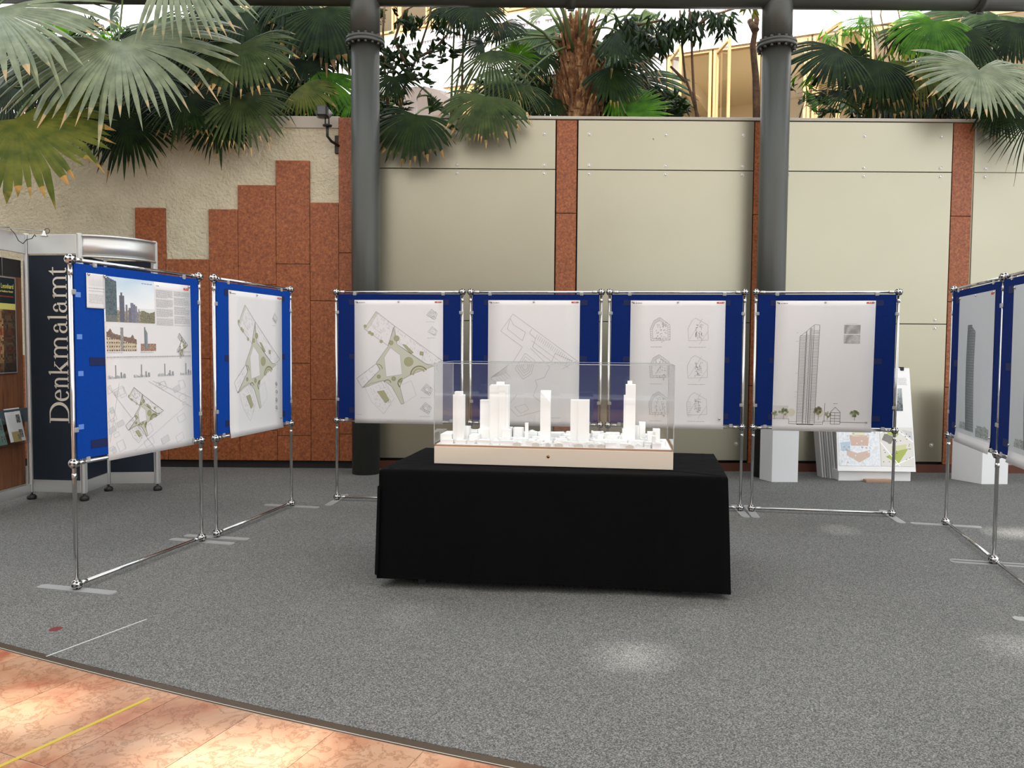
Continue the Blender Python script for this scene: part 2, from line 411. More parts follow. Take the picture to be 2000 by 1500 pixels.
# grey panels with screws
scr = MB(); scr.lathe([(.0001, .006), (.011, .006), (.013, .004), (.013, 0)], axis='Y', n=14)
scr.lathe([(.024, .0005), (.024, .003), (.020, .003), (.020, .0005)], axis='Y', n=18)
scr_me = scr.mesh('screw', mat('screw_metal', (.72, .72, .68), .4, .3))
scr_o = None
def screw(parent, x, z, y):
    global scr_o
    if scr_o is None:
        scr_o = bpy.data.objects.new('screw', scr_me); col.objects.link(scr_o); o = scr_o
    else:
        o = scr_o.copy(); col.objects.link(o)
    o.parent = parent; o.location = (x, y, z)
joints = [zt-.04, Z(331), Z(627), .13]
strips = [(X(663), X(700)), (X(1084), X(1124)), (X(1467), X(1508)), (X(1851), X(1891)), (X(2236), X(2276))]
for i in range(4):
    x0, x1 = strips[i][1]+.012, strips[i+1][0]-.012
    for j in range(3):
        z1, z0 = joints[j]-.004, joints[j+1]+.004
        b_ = MB(); b_.box(x0, WALL_Y-.02, z0, x1, WALL_Y, z1, bev=.002)
        p = b_.build('wall_panel', MAT['grey_panel'], wall)
        for xx in (x0+.13, (x0+x1)/2, x1-.13):
            if j == 0: screw(p, xx, z1-.16, WALL_Y-.02)
            screw(p, xx, z0+(.045 if j < 2 else .20), WALL_Y-.02)
            if j: screw(p, xx, z1-.045, WALL_Y-.02)
p = MB(); p.box(strips[3][1], WALL_Y-.005, .0, 9.6, WALL_Y+.01, 4.1); p.build('backing_board', MAT['grey_panel'], wall)
bs = MB(); bs.box(strips[0][1], WALL_Y-.012, 0, 9.6, WALL_Y+.03, .10); bs.build('baseboard_back', MAT['rust_dark'], kind='structure')
bs = MB(); bs.box(-9, WALL_Y-.0, 0, strips[0][1], WALL_Y+.03, .09); bs.build('baseboard_left', MAT['dark_gap'], kind='structure')
# rust stone slabs in the strips
def slab(x0, x1, z0, z1, y=WALL_Y-.035):
    b_ = MB(); b_.box(x0+.002, y, z0+.003, x1-.002, WALL_Y+.03, z1-.003, bev=.003); b_.build('stone_slab', MAT['rust_stone'], wall)
for i, (x0, x1) in enumerate(strips):
    if i == 0: zs = [Z(233), Z(497), Z(690), Z(850), .09]
    else: zs = [zt-.04, Z(416), Z(583), Z(750), .10]
    for a_, b2 in zip(zs, zs[1:]): slab(x0, x1, b2, a_, WALL_Y-(.035 if i == 0 else .012))
# stepped stone cladding on stucco
st = MB(); st.box(-9, WALL_Y, .09, strips[0][0]+.02, WALL_Y+.03, zt-.155)
st.build('stucco_field', MAT['stucco'], wall)
for pa, pb, tops in [(200, 267, [700, 850]), (267, 326, [406, 640, 790]), (326, 410, [506, 700, 850]), (410, 467, [409, 635, 800]),
                     (467, 541, [362, 556, 700, 840]), (541, 607, [314, 516, 709, 850]), (607, 663, [396, 588, 780])]:
    zs = [Z(t_, pa) for t_ in tops]+[.09]
    for a_, b2 in zip(zs, zs[1:]): slab(X(pa, 500), X(pb, 500), b2, a_)
slab(X(40), X(200), .09, Z(700))

# unseen frosted glass roof; its holes are added to aim sun patches
ROOF = 9.0
def onroof(px, py, z=0):
    p = atz(px, py, z); return p + SUN*((ROOF-z)/SUN.z)
holes = []
def sun_hole(px, py, sx_, sy_, z=0):
    p = onroof(px, py, z); holes.append((p.x-sx_/2, p.x+sx_/2, p.y-sy_/2, p.y+sy_/2))
pm = onroof(1085, 852, .88)
for k in range(4): holes.append((pm.x-.8, pm.x+.8, pm.y-.225+.13*k, pm.y-.225+.13*k+.012))   # slits added to let a little sun brighten the model
for a_ in [(1240, 1283, .24, .14), (800, 1200, .12, .05), (1372, 1205, .12, .05), (1640, 1035, .13, .10), (1990, 1042, .4, .22),
           (1990, 1262, .25, .10), (30, 1385, .42, .26), (450, 1482, .62, .26)]: sun_hole(*a_)
gx = sorted(set([-11, 10] + [h for q in holes for h in q[:2]])); gy = sorted(set([-13, 7.3] + [h for q in holes for h in q[2:]]))
rf = MB()
for i in range(len(gx)-1):
    for j in range(len(gy)-1):
        cx_, cy_ = (gx[i]+gx[i+1])/2, (gy[j]+gy[j+1])/2
        if any(h[0] < cx_ < h[1] and h[2] < cy_ < h[3] for h in holes): continue
        rf.poly([(gx[i], gy[j], ROOF), (gx[i], gy[j+1], ROOF), (gx[i+1], gy[j+1], ROOF), (gx[i+1], gy[j], ROOF)])
rf.build('ceiling', MAT['frosted'], kind='structure')
ow = MB(); ow.box(-11.2, -13, 0, -11, 9, 6); ow.build('wall_left', MAT['outer_wall'], kind='structure')
ow = MB(); ow.box(-11, -13.2, 0, 4, -13, 7); ow.build('wall_front', MAT['outer_wall'], kind='structure')

# ------------------------------------------------------------------ steel columns and pipe beam
def column(px, py, label):
    c = at(px, py, 9.0); x = c.x; y = 9.0
    r = empty('steel_column', (x, y, 0), label=label, category='column', group='round steel columns')
    s = MB(); s.cyl((0, 0, 0), (0, 0, 4.84), .158, 40); s.build('lower_tube', MAT['column'], r)
    s = MB(); s.cyl((0, 0, 4.90), (0, 0, 5.6), .165, 40); s.build('upper_tube', MAT['column'], r)
    s = MB()
    s.lathe([(.158, 4.835), (.215, 4.835), (.218, 4.84), (.218, 4.862), (.212, 4.865), (.212, 4.87), (.218, 4.873), (.218, 4.897), (.212, 4.902), (.160, 4.902)], n=40)
    f_ = s.build('flange', MAT['column'], r)
    bm = MB(); bm.cyl((0, 0, -.05), (0, 0, .05), .010, 8); bm.cyl((0, 0, -.062), (0, 0, -.034), .017, 6); bm.cyl((0, 0, .034), (0, 0, .055), .017, 6)
    me = bm.mesh('bolt', MAT['column'])
    for k in range(16):
        a = 2*math.pi*(k+.5)/16; o = bpy.data.objects.new('bolt', me); col.objects.link(o); o.parent = f_; o.location = (.192*math.cos(a), .192*math.sin(a), 4.868)
    return r
column(713.5, 82, 'dark grey steel column with bolted flange, between the stone cladding and the grey panels')
column(1517, 88, 'dark grey steel column with bolted flange, rising behind the rightmost blue board of the back row')
zb = at(1000, 12.5, 9.0).z
bm = MB(); bm.cyl((-7.5, 9, zb+.17), (9.5, 9, zb+.17), .17, 32)
beam = bm.build('pipe_beam', MAT['column'], label='horizontal dark steel pipe running across above both columns', category='beam')
for px in (1115, 1912):
    xx = at(px, 10, 9.0).x
    s = MB(); s.lathe([(.172, -.05), (.185, -.05), (.185, -.02), (.20, -.02), (.20, .02), (.185, .02), (.185, .05), (.172, .05)], (xx, 9, zb+.17), 32, 'X')
    s.cyl((xx-.035, 8.98, zb-.045), (xx+.035, 8.98, zb-.045), .014, 8)
    s.build('pipe_clamp', MAT['column'], beam)

# ------------------------------------------------------------------ posters: flat print as coloured shapes on the paper
INK = lin((88, 86, 84)); LITE = lin((152, 150, 148)); PAPER = lin((226, 223, 222))
class Print:
    """draws in sheet coordinates (u right 0..1, v down 0..1) on a sheet w x h metres"""
    def __init__(s, w_, h_, surf, ly=.0012):
        s.root = None; s.w = w_; s.h = h_; s.mb = MB(); s.surf = surf; s.ly = ly; s.k = 0
    def pt(s, u, v, e=0): return s.surf(u, v, s.ly+e)
    def poly(s, pts, c, e=0):
        s.mb.cur = c; s.mb.poly([s.pt(u, v, e) for u, v in pts])
    def line(s, p, q, c=INK, wd=.0022, e=.0004):
        dx, dy = (q[0]-p[0])*s.w, (q[1]-p[1])*s.h; L = math.hypot(dx, dy)
        if L < 1e-6: return
        nx, ny = -dy/L*wd/2/s.w, dx/L*wd/2/s.h
        s.poly([(p[0]+nx, p[1]+ny), (q[0]+nx, q[1]+ny), (q[0]-nx, q[1]-ny), (p[0]-nx, p[1]-ny)], c, e)
    def path(s, pts, c=INK, wd=.0022, close=False, e=.0004):
        P = list(pts)+([pts[0]] if close else [])
        for a, b in zip(P, P[1:]): s.line(a, b, c, wd, e)
    def circ(s, u, v, r, c, n=16, ring=None, e=.0003, a0=0, a1=360):
        pts = [(u+r/s.w*math.cos(R(a0+(a1-a0)*i/n)), v+r/s.h*math.sin(R(a0+(a1-a0)*i/n))) for i in range(n+(a1-a0 < 360))]
        if ring: s.path(pts, c, ring, close=(a1-a0 >= 360), e=e)
        else: s.poly(pts, c, e)
    def rect(s, u0, v0, u1, v1, c, e=0): s.poly([(u0, v0), (u1, v0), (u1, v1), (u0, v1)], c, e)
    def img(s, u0, v0, u1, v1, fn, nx, ny, e=.0003):
        for i in range(nx):
            for j in range(ny):
                a, b = i/nx, j/ny
                c = fn(a+.5/nx, b+.5/ny)
                if c is None: continue
                s.rect(u0+(u1-u0)*a, v0+(v1-v0)*b, u0+(u1-u0)*(a+1/nx), v0+(v1-v0)*(b+1/ny), c, e)
    def text(s, u0, u1, v, c=INK, hgt=.0035, rng=random.Random(5)):
        u = u0
        while u < u1:
            wd = rng.uniform(.006, .028)/s.w
            s.rect(u, v, min(u+wd, u1), v+hgt/s.h, c, .0004); u += wd+.004/s.w
    def cut(s, name):
        if s.root: s.mb.build(name, MAT['print'], s.root, colors=True); s.mb = MB()
    def build(s, parent, name='print'):
        return s.mb.build(name, MAT['print'], parent, colors=True)

def hsh(i, j, k=0):
    x = math.sin(i*12.9898+j*78.233+k*37.7)*43758.5453; return x-math.floor(x)
def mixc(a, b, t): return tuple(x+(y-x)*t for x, y in zip(a, b))

GREEN = lin((196, 196, 178)); DGREEN = lin((134, 130, 96)); TREE = lin((166, 164, 128))
def header(P):
    P.circ(.035, .02, .006, INK); P.text(.05, .12, .017, LITE, .007)
    P.rect(.908, .010, .975, .022, lin((196, 66, 52)), .0003); P.text(.93, .965, .0135, lin((240, 200, 190)), .005)
def site_plan(P, u0, v0, su, sv, col_=True, lines=True, sub=True):
    """the site plan drawn in a 1200 x 1200 frame"""
    T = lambda x, y: (u0+x/1200*su, v0+y/1200*sv)
    L_ = lambda pts, c=INK, wd=.002, cl=True: P.path([T(*p) for p in pts], c, wd, cl)
    sp = [(655, 450), (690, 610), (850, 720), (970, 800), (1055, 815), (830, 900), (750, 945), (720, 1020), (760, 1180), (735, 1190), (640, 1020), (560, 960), (430, 990), (350, 1035), (520, 860), (485, 790), (600, 635)]
    if col_:
        c_ = [T(620, 820)]
        for tri in [((655, 450), (690, 610), (600, 635)), ((600, 635), (690, 610), (850, 720)), ((600, 635), (850, 720), (485, 790)), ((485, 790), (850, 720), (520, 860)),
                    ((850, 720), (970, 800), (520, 860)), ((970, 800), (1055, 815), (830, 900)), ((970, 800), (830, 900), (520, 860)), ((520, 860), (830, 900), (750, 945)),
                    ((520, 860), (750, 945), (560, 960)), ((520, 860), (560, 960), (350, 1035)), ((560, 960), (750, 945), (640, 1020)), ((640, 1020), (750, 945), (720, 1020)),
                    ((640, 1020), (720, 1020), (735, 1190)), ((720, 1020), (760, 1180), (735, 1190))]:
            P.poly([T(*q) for q in tri], GREEN, .0001)
        P.poly([T(*q) for q in [(480, 298), (505, 315), (395, 480), (365, 465)]], mixc(GREEN, PAPER, .3), .0001)
    L_(sp)
    pent = [(625, 645), (720, 715), (740, 900), (585, 925), (565, 740)]
    P.poly([T(*q) for q in pent], PAPER, .0005); L_(pent, INK, .003)
    k_ = su/1.0*P.w/1200
    if col_:
        for x, y, r in [(805, 778, 44), (686, 555, 26), (632, 597, 21), (510, 925, 18), (658, 943, 21), (725, 965, 16)]:
            P.circ(*T(x, y), r*k_, TREE, e=.0006); P.circ(*T(x, y), r*k_, DGREEN, ring=.003, e=.0008)
            P.circ(*T(x, y), r*.55*k_, DGREEN, ring=.0015, e=.0008)
        P.circ(*T(910, 905), 85*k_, DGREEN, ring=.012, a0=180, a1=325, e=.0006)
        P.circ(*T(910, 905), 60*k_, TREE, ring=.014, a0=180, a1=325, e=.0005)
        P.circ(*T(500, 850), 45*k_, DGREEN, ring=.007, a0=270, a1=360, e=.0006)
        P.circ(*T(595, 990), 35*k_, DGREEN, ring=.008, a0=200, a1=350, e=.0006)
        P.circ(*T(745, 985), 45*k_, DGREEN, ring=.010, a0=120, a1=270, e=.0006)
        for x, y in [(375, 440), (420, 500), (445, 515), (535, 585)]: P.circ(*T(x, y), 17*k_, TREE, e=.0005)
        for pts in [[(745, 612), (775, 618), (850, 690), (825, 700)], [(920, 680), (950, 685), (945, 715), (915, 710)], [(495, 1070), (560, 1060), (612, 1150), (578, 1178)]]:
            P.poly([T(*q) for q in pts], TREE, .0005); L_(pts, DGREEN, .005)
    L_([(485, 298), (365, 465), (600, 625), (665, 435)], INK, .002)
    L_([(665, 435), (1135, 765), (1050, 800), (985, 800), (850, 715), (690, 610)], INK, .002)
    L_([(290, 945), (485, 800), (525, 855), (345, 1035)], INK, .002)
    L_([(370, 1030), (560, 965), (665, 1130), (560, 1285), (440, 1170)], LITE, .0015)
    L_([(740, 1000), (830, 960), (880, 1100), (760, 1180)], LITE, .0012, False)
    rg = random.Random(4)
    for (A, B, C, n, m_) in [((485, 310), (660, 435), (375, 460), 14, 7), ((670, 450), (1120, 765), (640, 560), 26, 5), ((300, 945), (480, 805), (345, 1030), 8, 3), ((380, 1030), (550, 970), (520, 1250), 10, 12)]:
        for i in range(n):
            for j in range(m_):
                if rg.random() < .45:
                    a = i/n; b_ = j/m_
                    p = (A[0]+(B[0]-A[0])*a+(C[0]-A[0])*b_, A[1]+(B[1]-A[1])*a+(C[1]-A[1])*b_)
                    if rg.random() < .5: q = (p[0]+(B[0]-A[0])/n, p[1]+(B[1]-A[1])/n)
                    else: q = (p[0]+(C[0]-A[0])/m_, p[1]+(C[1]-A[1])/m_)
                    P.line(T(*p), T(*q), LITE, .0016)
    for i in range(14):
        x, y = 600+rg.random()*90, 740+rg.random()*130; P.line(T(x, y), T(x+rg.choice([0, 18]), y+rg.choice([0, 22])+4), LITE, .0014)
def iso(P, u, v, r, rows=3, c=INK):
    rg = random.Random(int(u*1000+v*77))
    for k in range(rows):
        q = r*(1-k*.28)
        P.path([(u+dx*q/P.w, v+dy*q/P.h) for dx, dy in [(-.1, -1), (1, -.1), (.45, 1), (-1, .1)]], c, .0016, True)
    for _ in range(10):
        a, b_ = rg.uniform(-.6, .6)*r, rg.uniform(-.6, .6)*r
        P.line((u+a/P.w, v+b_/P.h), (u+(a+.012)/P.w, v+(b_+.010)/P.h), c, .0014)
    P.text(u-r*1.1/P.w, u+r*.6/P.w, v+r*1.35/P.h, LITE, .0022)

def poster_lines(P):       # second board of the back row: ground plan in thin line
    header(P)
    T = lambda x, y: ((x-270)/900, (y-195)/1205); g = lin((124, 122, 120))
    P.path([T(*q) for q in [(515, 325), (395, 490), (610, 640), (530, 770), (300, 945), (350, 1000)]], g, .0016)
    P.path([T(*q) for q in [(515, 325), (1150, 770), (1000, 850)]], g, .0016)
    P.path([T(*q) for q in [(490, 370), (460, 470), (610, 580), (640, 500), (520, 430)]], g, .0016, True)
    P.path([T(*q) for q in [(700, 470), (680, 510), (740, 560), (710, 640), (900, 780), (930, 700), (1100, 770)]], g, .0018)
    for i in range(20):
        x, y = 760+i*18, 520+i*12.6
        P.line(T(x, y), T(x-22, y+42), g, .0016)
        if i % 3 == 0: P.line(T(x-60, y+60), T(x-10, y+95), g, .0014)
    pent = [(640, 700), (735, 770), (700, 900), (620, 950), (540, 850)]
    for k in (1, .75, .5, .3):
        P.path([T(640+(x-640)*k, 830+(y-830)*k) for x, y in pent], g, .0016, True)
    P.path([T(*q) for q in [(690, 650), (880, 830), (830, 930), (740, 960), (760, 1010), (720, 1110), (880, 1230), (570, 1310), (470, 1210), (560, 1100)]], g, .0016)
    P.path([T(*q) for q in [(640, 1190), (680, 1240), (600, 1280), (540, 1220)]], g, .0014, True)
    for i in range(6): P.line(T(330+i*22, 960-i*16), T(380+i*22, 1010-i*16), g, .0014)
    for i in range(5): P.line(T(300+i*14, 935-i*2), T(460, 830+i*14), g, .0014)
    P.text(.68, .8, .93, LITE, .003)
def poster_floors(P):      # third board: six tower floor plans
    header(P); P.cut('print'); rg = random.Random(9)
    for r_ in range(3):
        for c_ in range(2):
            u, v = (.32, .72)[c_], (.24, .53, .82)[r_]; g = lin((148, 144, 142)) if c_ == 0 else lin((168, 164, 162))
            pent = [(-.07, -.115), (-.03, -.145) if c_ else (-.01, -.15), (.10, -.07), (.105, .09), (-.10, .10), (-.11, -.03)]
            P.path([(u+x/P.w*.841, v+y*.84/P.h) for x, y in pent], g, .002, True)
            if c_ == 0:
                P.path([(u+x*.78/P.w*.841, v+y*.78*.84/P.h) for x, y in pent], g, .0016, True)
                n = 34
                for i in range(n):
                    s_ = i/n*len(pent); k = int(s_); f_ = s_-k; a, b_ = pent[k], pent[(k+1) % len(pent)]
                    x, y = a[0]+(b_[0]-a[0])*f_, a[1]+(b_[1]-a[1])*f_
                    P.line((u+x, v+y*.84/P.h), (u+x*.78, v+y*.78*.84/P.h), g, .0018)
                for _ in range(46):
                    x, y = rg.uniform(-.05, .06), rg.uniform(-.07, .08)
                    d = rg.choice([(.014, 0), (0, .014)]); P.line((u+x, v+y), (u+x+d[0], v+y+d[1]), mixc(g, INK, .5), .0022)
            else:
                P.line((u-.09, v+.06), (u+.04, v-.10), g, .0016); P.line((u+.01, v+.10), (u+.10, v), g, .0016)
                for _ in range(34):
                    x, y = rg.uniform(-.03, .04), rg.uniform(-.055, .05)
                    d = rg.choice([(.018, 0), (0, .018)]); P.line((u+x, v+y), (u+x+d[0], v+y+d[1]), INK, .0018)
                if r_ == 2:
                    for i in range(8): P.line((u-.10, v-.03+i*.016), (u-.06, v-.03+i*.016), g, .0016)
            P.text(u-.1, u+(.02 if c_ == 0 else .08), v+.12, LITE, .0026); P.cut('printed_plan')
def tree2(P, u, v, r, c):
    rg = random.Random(int(u*999)); P.line((u, v), (u, v-r*1.2/P.h), lin((96, 84, 62)), .003)
    for _ in range(16):
        a, q = rg.random()*6.3, rg.random()**.5*r
        P.circ(u+q*math.cos(a)/P.w, v-(1.9*r+q*.8*math.sin(a))/P.h, r*rg.uniform(.25, .42), mixc(c, lin((200, 200, 170)), rg.random()*.5), 7, e=.0006)
def poster_section(P):     # fourth board: section through the tower
    header(P)
    T = lambda x, y: ((x-300)/945, (y-170)/1190); K = lin((92, 88, 86))
    for i in range(56):
        y = 490+i*14; lx = 541-(i*.05); rx = 722-(i*.35)
        for a, b_ in ((lx, 598), (655, rx)):
            if y > 470 or a > 600: P.line(T(a, y), T(b_, y), K if y < 830 else mixc(K, (0, 0, 0), .25), .0026)
        P.line(T(604, y-10), T(634, y+2), K, .002); 
    for i in range(3): P.line(T(668, 440+i*14), T(725, 440+i*14), K, .002)
    for x0, x1, y0 in [(541, 533, 495), (600, 588, 450), (606, 596, 448), (638, 622, 420), (645, 640, 418), (655, 645, 418), (673, 660, 395), (727, 705, 390)]:
        P.line(T(x0, y0), T(x1, 1290), K, .0028)
    P.path([T(*q) for q in [(541, 495), (600, 450), (640, 415), (680, 385), (727, 390)]], K, .0022)
    P.rect(*T(300, 1130), *T(450, 1240), lin((206, 200, 196)), .0001)
    for x in (480, 750): P.circ(*T(x, 1190), .035, lin((212, 208, 186)), e=.0002)
    P.path([T(*q) for q in [(300, 1250), (460, 1250), (460, 1295), (785, 1295), (785, 1265), (855, 1265)]], K, .0026)
    P.line(T(533, 1298), T(697, 1298), lin((40, 38, 38)), .007); P.line(T(460, 1275), T(785, 1275), K, .002)
    P.line(T(945, 1272), T(1205, 1272), K, .0034); P.circ(*T(1197, 1273), .008, K, ring=.002)
    P.path([T(*q) for q in [(857, 1290), (857, 1180), (900, 1135), (948, 1180), (948, 1290)]], lin((60, 58, 56)), .003, True)
    for y in (1185, 1212, 1240, 1265): P.line(T(857, y), T(948, y), lin((60, 58, 56)), .003)
    P.line(T(897, 1185), T(897, 1290), K, .002); P.text(*[T(880, 0)[0], T(920, 0)[0]], T(0, 1100)[1], LITE, .004)
    P.line(T(800, 1100), T(797, 1275), K, .003)
    for x, r_, c in [(320, .026, (164, 170, 134)), (408, .036, (126, 140, 92)), (742, .040, (128, 120, 88)), (828, .026, (160, 160, 130)), (1085, .034, (134, 150, 104))]:
        tree2(P, *T(x, 1255), r_, lin(c))
    def photo(k):
        def f_(a, b_):
            q = .5+.5*math.sin(a*9+k*3+b_*5*math.sin(a*4)); g_ = .35+.5*q*(.4+.6*hsh(int(a*30), int(b_*16), k)); return mixc(lin((90, 90, 88)), lin((214, 212, 208)), g_)
        return f_
    P.img(*T(957, 388), *T(1110, 468), photo(1), 24, 12); P.img(*T(957, 478), *T(1110, 556), photo(2.4), 24, 12)
    P.text(T(980, 0)[0], T(1080, 0)[0], T(0, 378)[1], LITE, .002)
    for y in (460, 537, 830, 1000, 1045): P.text(T(505, 0)[0], T(530, 0)[0], T(0, y)[1], LITE, .002)
def poster_site(P):        # first board of the back row
    header(P); site_plan(P, -270/870, -188/1190, 1200/870, 1200/1190)
    T = lambda x, y: ((x-275)/870, (y-188)/1190)
    P.cut('printed_plan')
    for a_ in ((*T(1038, 325), .05), (*T(1045, 485), .045, 2, LITE), (*T(990, 1045), .055), (*T(980, 1225), .055)): iso(P, *a_); P.cut('printed_plan')
    P.text(.02, .08, .93, LITE, .002)
def poster_site2(P):       # second board on the left
    header(P)
    site_plan(P, -.22, -.157, 1.237, .993)
    P.cut('printed_plan')
    for v in (.66, .72, .78, .84): iso(P, .87, v, .02, 2, LITE)
    P.cut('print')
    iso(P, .85, .17, .045, 2, INK)
def skyline_photo(a, b):
    sky = mixc(lin((176, 206, 226)), lin((238, 240, 240)), min(1, b*1.3+a*.3))
    cl = .5+.5*math.sin(a*7+b*3+math.sin(b*9)*1.3); sky = mixc(sky, lin((244, 245, 246)), cl*.35)
    if a < .02: return sky
    edge_top = -.02+a*.5
    if a < .24 and b > max(.02, edge_top):
        g_ = hsh(int(a*60), int(b*44)); base = mixc(lin((66, 82, 88)), lin((112, 128, 132)), g_*.7)
        return mixc(base, lin((150, 142, 120)), .3 if b > .85 else 0)
    bl = [(.29, .38, .40, 110), (.31, .35, .33, 100), (.40, .44, .60, 130), (.46, .51, .66, 120), (.50, .56, .55, 132), (.55, .60, .58, 128), (.60, .63, .62, 140), (.65, .68, .68, 150)]
    for x0, x1, tp, g_ in bl:
        if x0 < a < x1 and b > tp: return lin((g_-18+18*hsh(int(a*70), int(b*50)),)*2+(g_+4,))
    hor = .74+.02*math.sin(a*23)
    if b > hor:
        g_ = hsh(int(a*80), int(b*60), 3); return mixc(lin((92, 96, 78)), lin((196, 180, 150)), g_*(.8 if a < .7 else .45))
    if b > .66: return mixc(sky, lin((206, 208, 200)), .5)
    return sky
def hist_photo(a, b):
    roof_ = .22+.30*a
    if abs(a-.5) < .055 and b > .04: return mixc(lin((120, 118, 112)), lin((170, 168, 160)), hsh(int(a*80), int(b*30)))
    if b < roof_-.16*math.exp(-((a-.12)/.06)**2)-.16*math.exp(-((a-.86)/.05)**2): return PAPER
    if b < roof_+.20: return mixc(lin((104, 84, 74)), lin((140, 116, 104)), hsh(int(a*50), int(b*20)))
    wnd = (int(a*26) % 2 == 0) and (int(b*13) % 2 == 0)
    return lin((96, 84, 70)) if wnd else mixc(lin((186, 168, 142)), lin((214, 198, 172)), hsh(int(a*50), int(b*30)))
def tower_photo(a, b):
    if .26 < a < .48 and b > .02+(a-.26)*1.2*(a > .33) and b < .9: return mixc(lin((92, 104, 112)), lin((150, 158, 162)), (a-.26)/.22*.6+.4*hsh(int(a*40), int(b*60)))
    if b > .70 and (a > .02): return mixc(lin((110, 72, 58)), lin((190, 160, 140)), hsh(int(a*30), int(b*40)))
    return None
def poster_overview(P):    # nearest board on the left
    P.img(.0, .0, .545, .245, skyline_photo, 84, 60); P.text(.40, .52, .018, lin((130, 150, 190)), .006)
    P.rect(.91, .018, .975, .032, lin((190, 52, 44)), .0003); P.text(.925, .965, .022, lin((240, 200, 190)), .004)
    P.text(.57, .60, .022, INK, .004)
    for c_, (a, b_) in enumerate([(.565, .765), (.785, .985)]):
        for i in range(34):
            if (i+c_*3) % 9 in (8,): continue
            P.text(a, b_ - (.06 if (i % 9) == 7 else 0), .046+i*.0062, lin((150, 150, 152)), .0024)
    P.img(.015, .27, .33, .405, hist_photo, 60, 32); P.img(.37, .265, .55, .405, tower_photo, 30, 50)
    site_plan(P, .76, .25, .20, .19, True); P.text(.015, .18, .412, LITE, .003); P.text(.37, .52, .412, LITE, .003); P.text(.8, .98, .412, LITE, .003)
    P.text(.01, .985, .436, lin((120, 120, 120)), .0035); P.text(.01, .985, .444, lin((190, 190, 190)), .002)
    rg = random.Random(2)
    for k, (a, b_, hi) in enumerate([(.015, .20, .42), (.29, .47, .45), (.56, .76, .42), (.84, .985, .5)]):
        u = a
        while u < b_:
            wd = rng.uniform(.004, .012); hgt = rng.uniform(.006, .018)
            P.rect(u, .555-hgt, u+wd, .555, mixc(lin((150, 150, 150)), lin((196, 196, 196)), rg.random()), .0003); u += wd
        P.rect(a+(b_-a)*hi, .482, a+(b_-a)*hi+.010, .555, lin((140, 142, 144)), .0005)
        P.rect(a+(b_-a)*.72, .522, a+(b_-a)*.72+.012, .555, lin((130, 132, 134)), .0005); P.rect(a+(b_-a)*.88, .53, a+(b_-a)*.88+.02, .555, lin((150, 152, 154)), .0005)
    for _ in range(46):
        u, v = rg.uniform(.02, .9), rg.uniform(.60, .95)
        if .2 < u < .7 and .62 < v < .93: continue
        s_ = rg.uniform(.02, .06); an = rg.choice([.6, 2.17])
        q = [(u+s_*math.cos(an+t_)*1.2, min(.985, v+s_*.7*math.sin(an+t_))) for t_ in (0, 1.2, 3.1, 4.4)]
        q = [(min(max(x, .01), .985), max(y, .585)) for x, y in q]
        P.path(q, lin((190, 191, 192)), .0022, True)
        if rg.random() < .25: P.poly(q, lin((208, 208, 208)), .0001)
    for a, b_ in [((.02, .60), (.5, .97)), ((.45, .58), (.985, .76)), ((.28, .97), (.985, .72)), ((.13, .58), (.02, .9)), ((.5, .58), (.985, .70))]: P.line(a, b_, lin((196, 196, 196)), .003)
    site_plan(P, .035, .513, .618, .39, True)
def poster_tower(P):       # boards on the right: glassy tower elevation
    P.circ(.03, .02, .005, INK); P.rect(.90, .012, .965, .026, lin((196, 66, 52)), .0003)
    P.img(.0, .0, 1.0, .93, lambda a, b_: mixc(lin((198, 202, 204)), lin((186, 190, 192)), min(1, .5+.5*math.sin(a*3+b_*2))*b_), 4, 60, .0001)
    def tw(a, b_):
        tp = .02+.10*(a)*0+(.06*a if a < .3 else .02)
        if b_ < (0 if a < .55 else .10*(a-.4)): return None
        g_ = hsh(int(a*14), int(b_*80), 5); base = mixc(lin((84, 92, 92)), lin((146, 152, 152)), (a*.9)*.7+.3*g_)
        return base if int(b_*80) % 2 else mixc(base, lin((70, 76, 78)), .4)
    P.img(.32, .20, .56, .90, tw, 16, 80, .0003)
    def low(a, b_):
        if b_ < .35+.25*hsh(int(a*9), 2, 1): return None
        return mixc(lin((110, 118, 112)), lin((176, 180, 176)), hsh(int(a*40), int(b_*20), 7))
    P.img(.62, .80, .95, .92, low, 36, 18, .0003); P.img(.12, .82, .32, .90, low, 20, 12, .0002)
def poster_note(P):
    for i in range(14): P.rect(.12+.06*i, .12+.1*hsh(i, 1), .125+.06*i, .36, LITE, .0003)
    P.text(.1, .95, .5, LITE, .002); P.text(.1, .95, .42, INK, .002)
    for i in range(8): P.text(.1, .9, .6+.035*i, LITE, .0015)

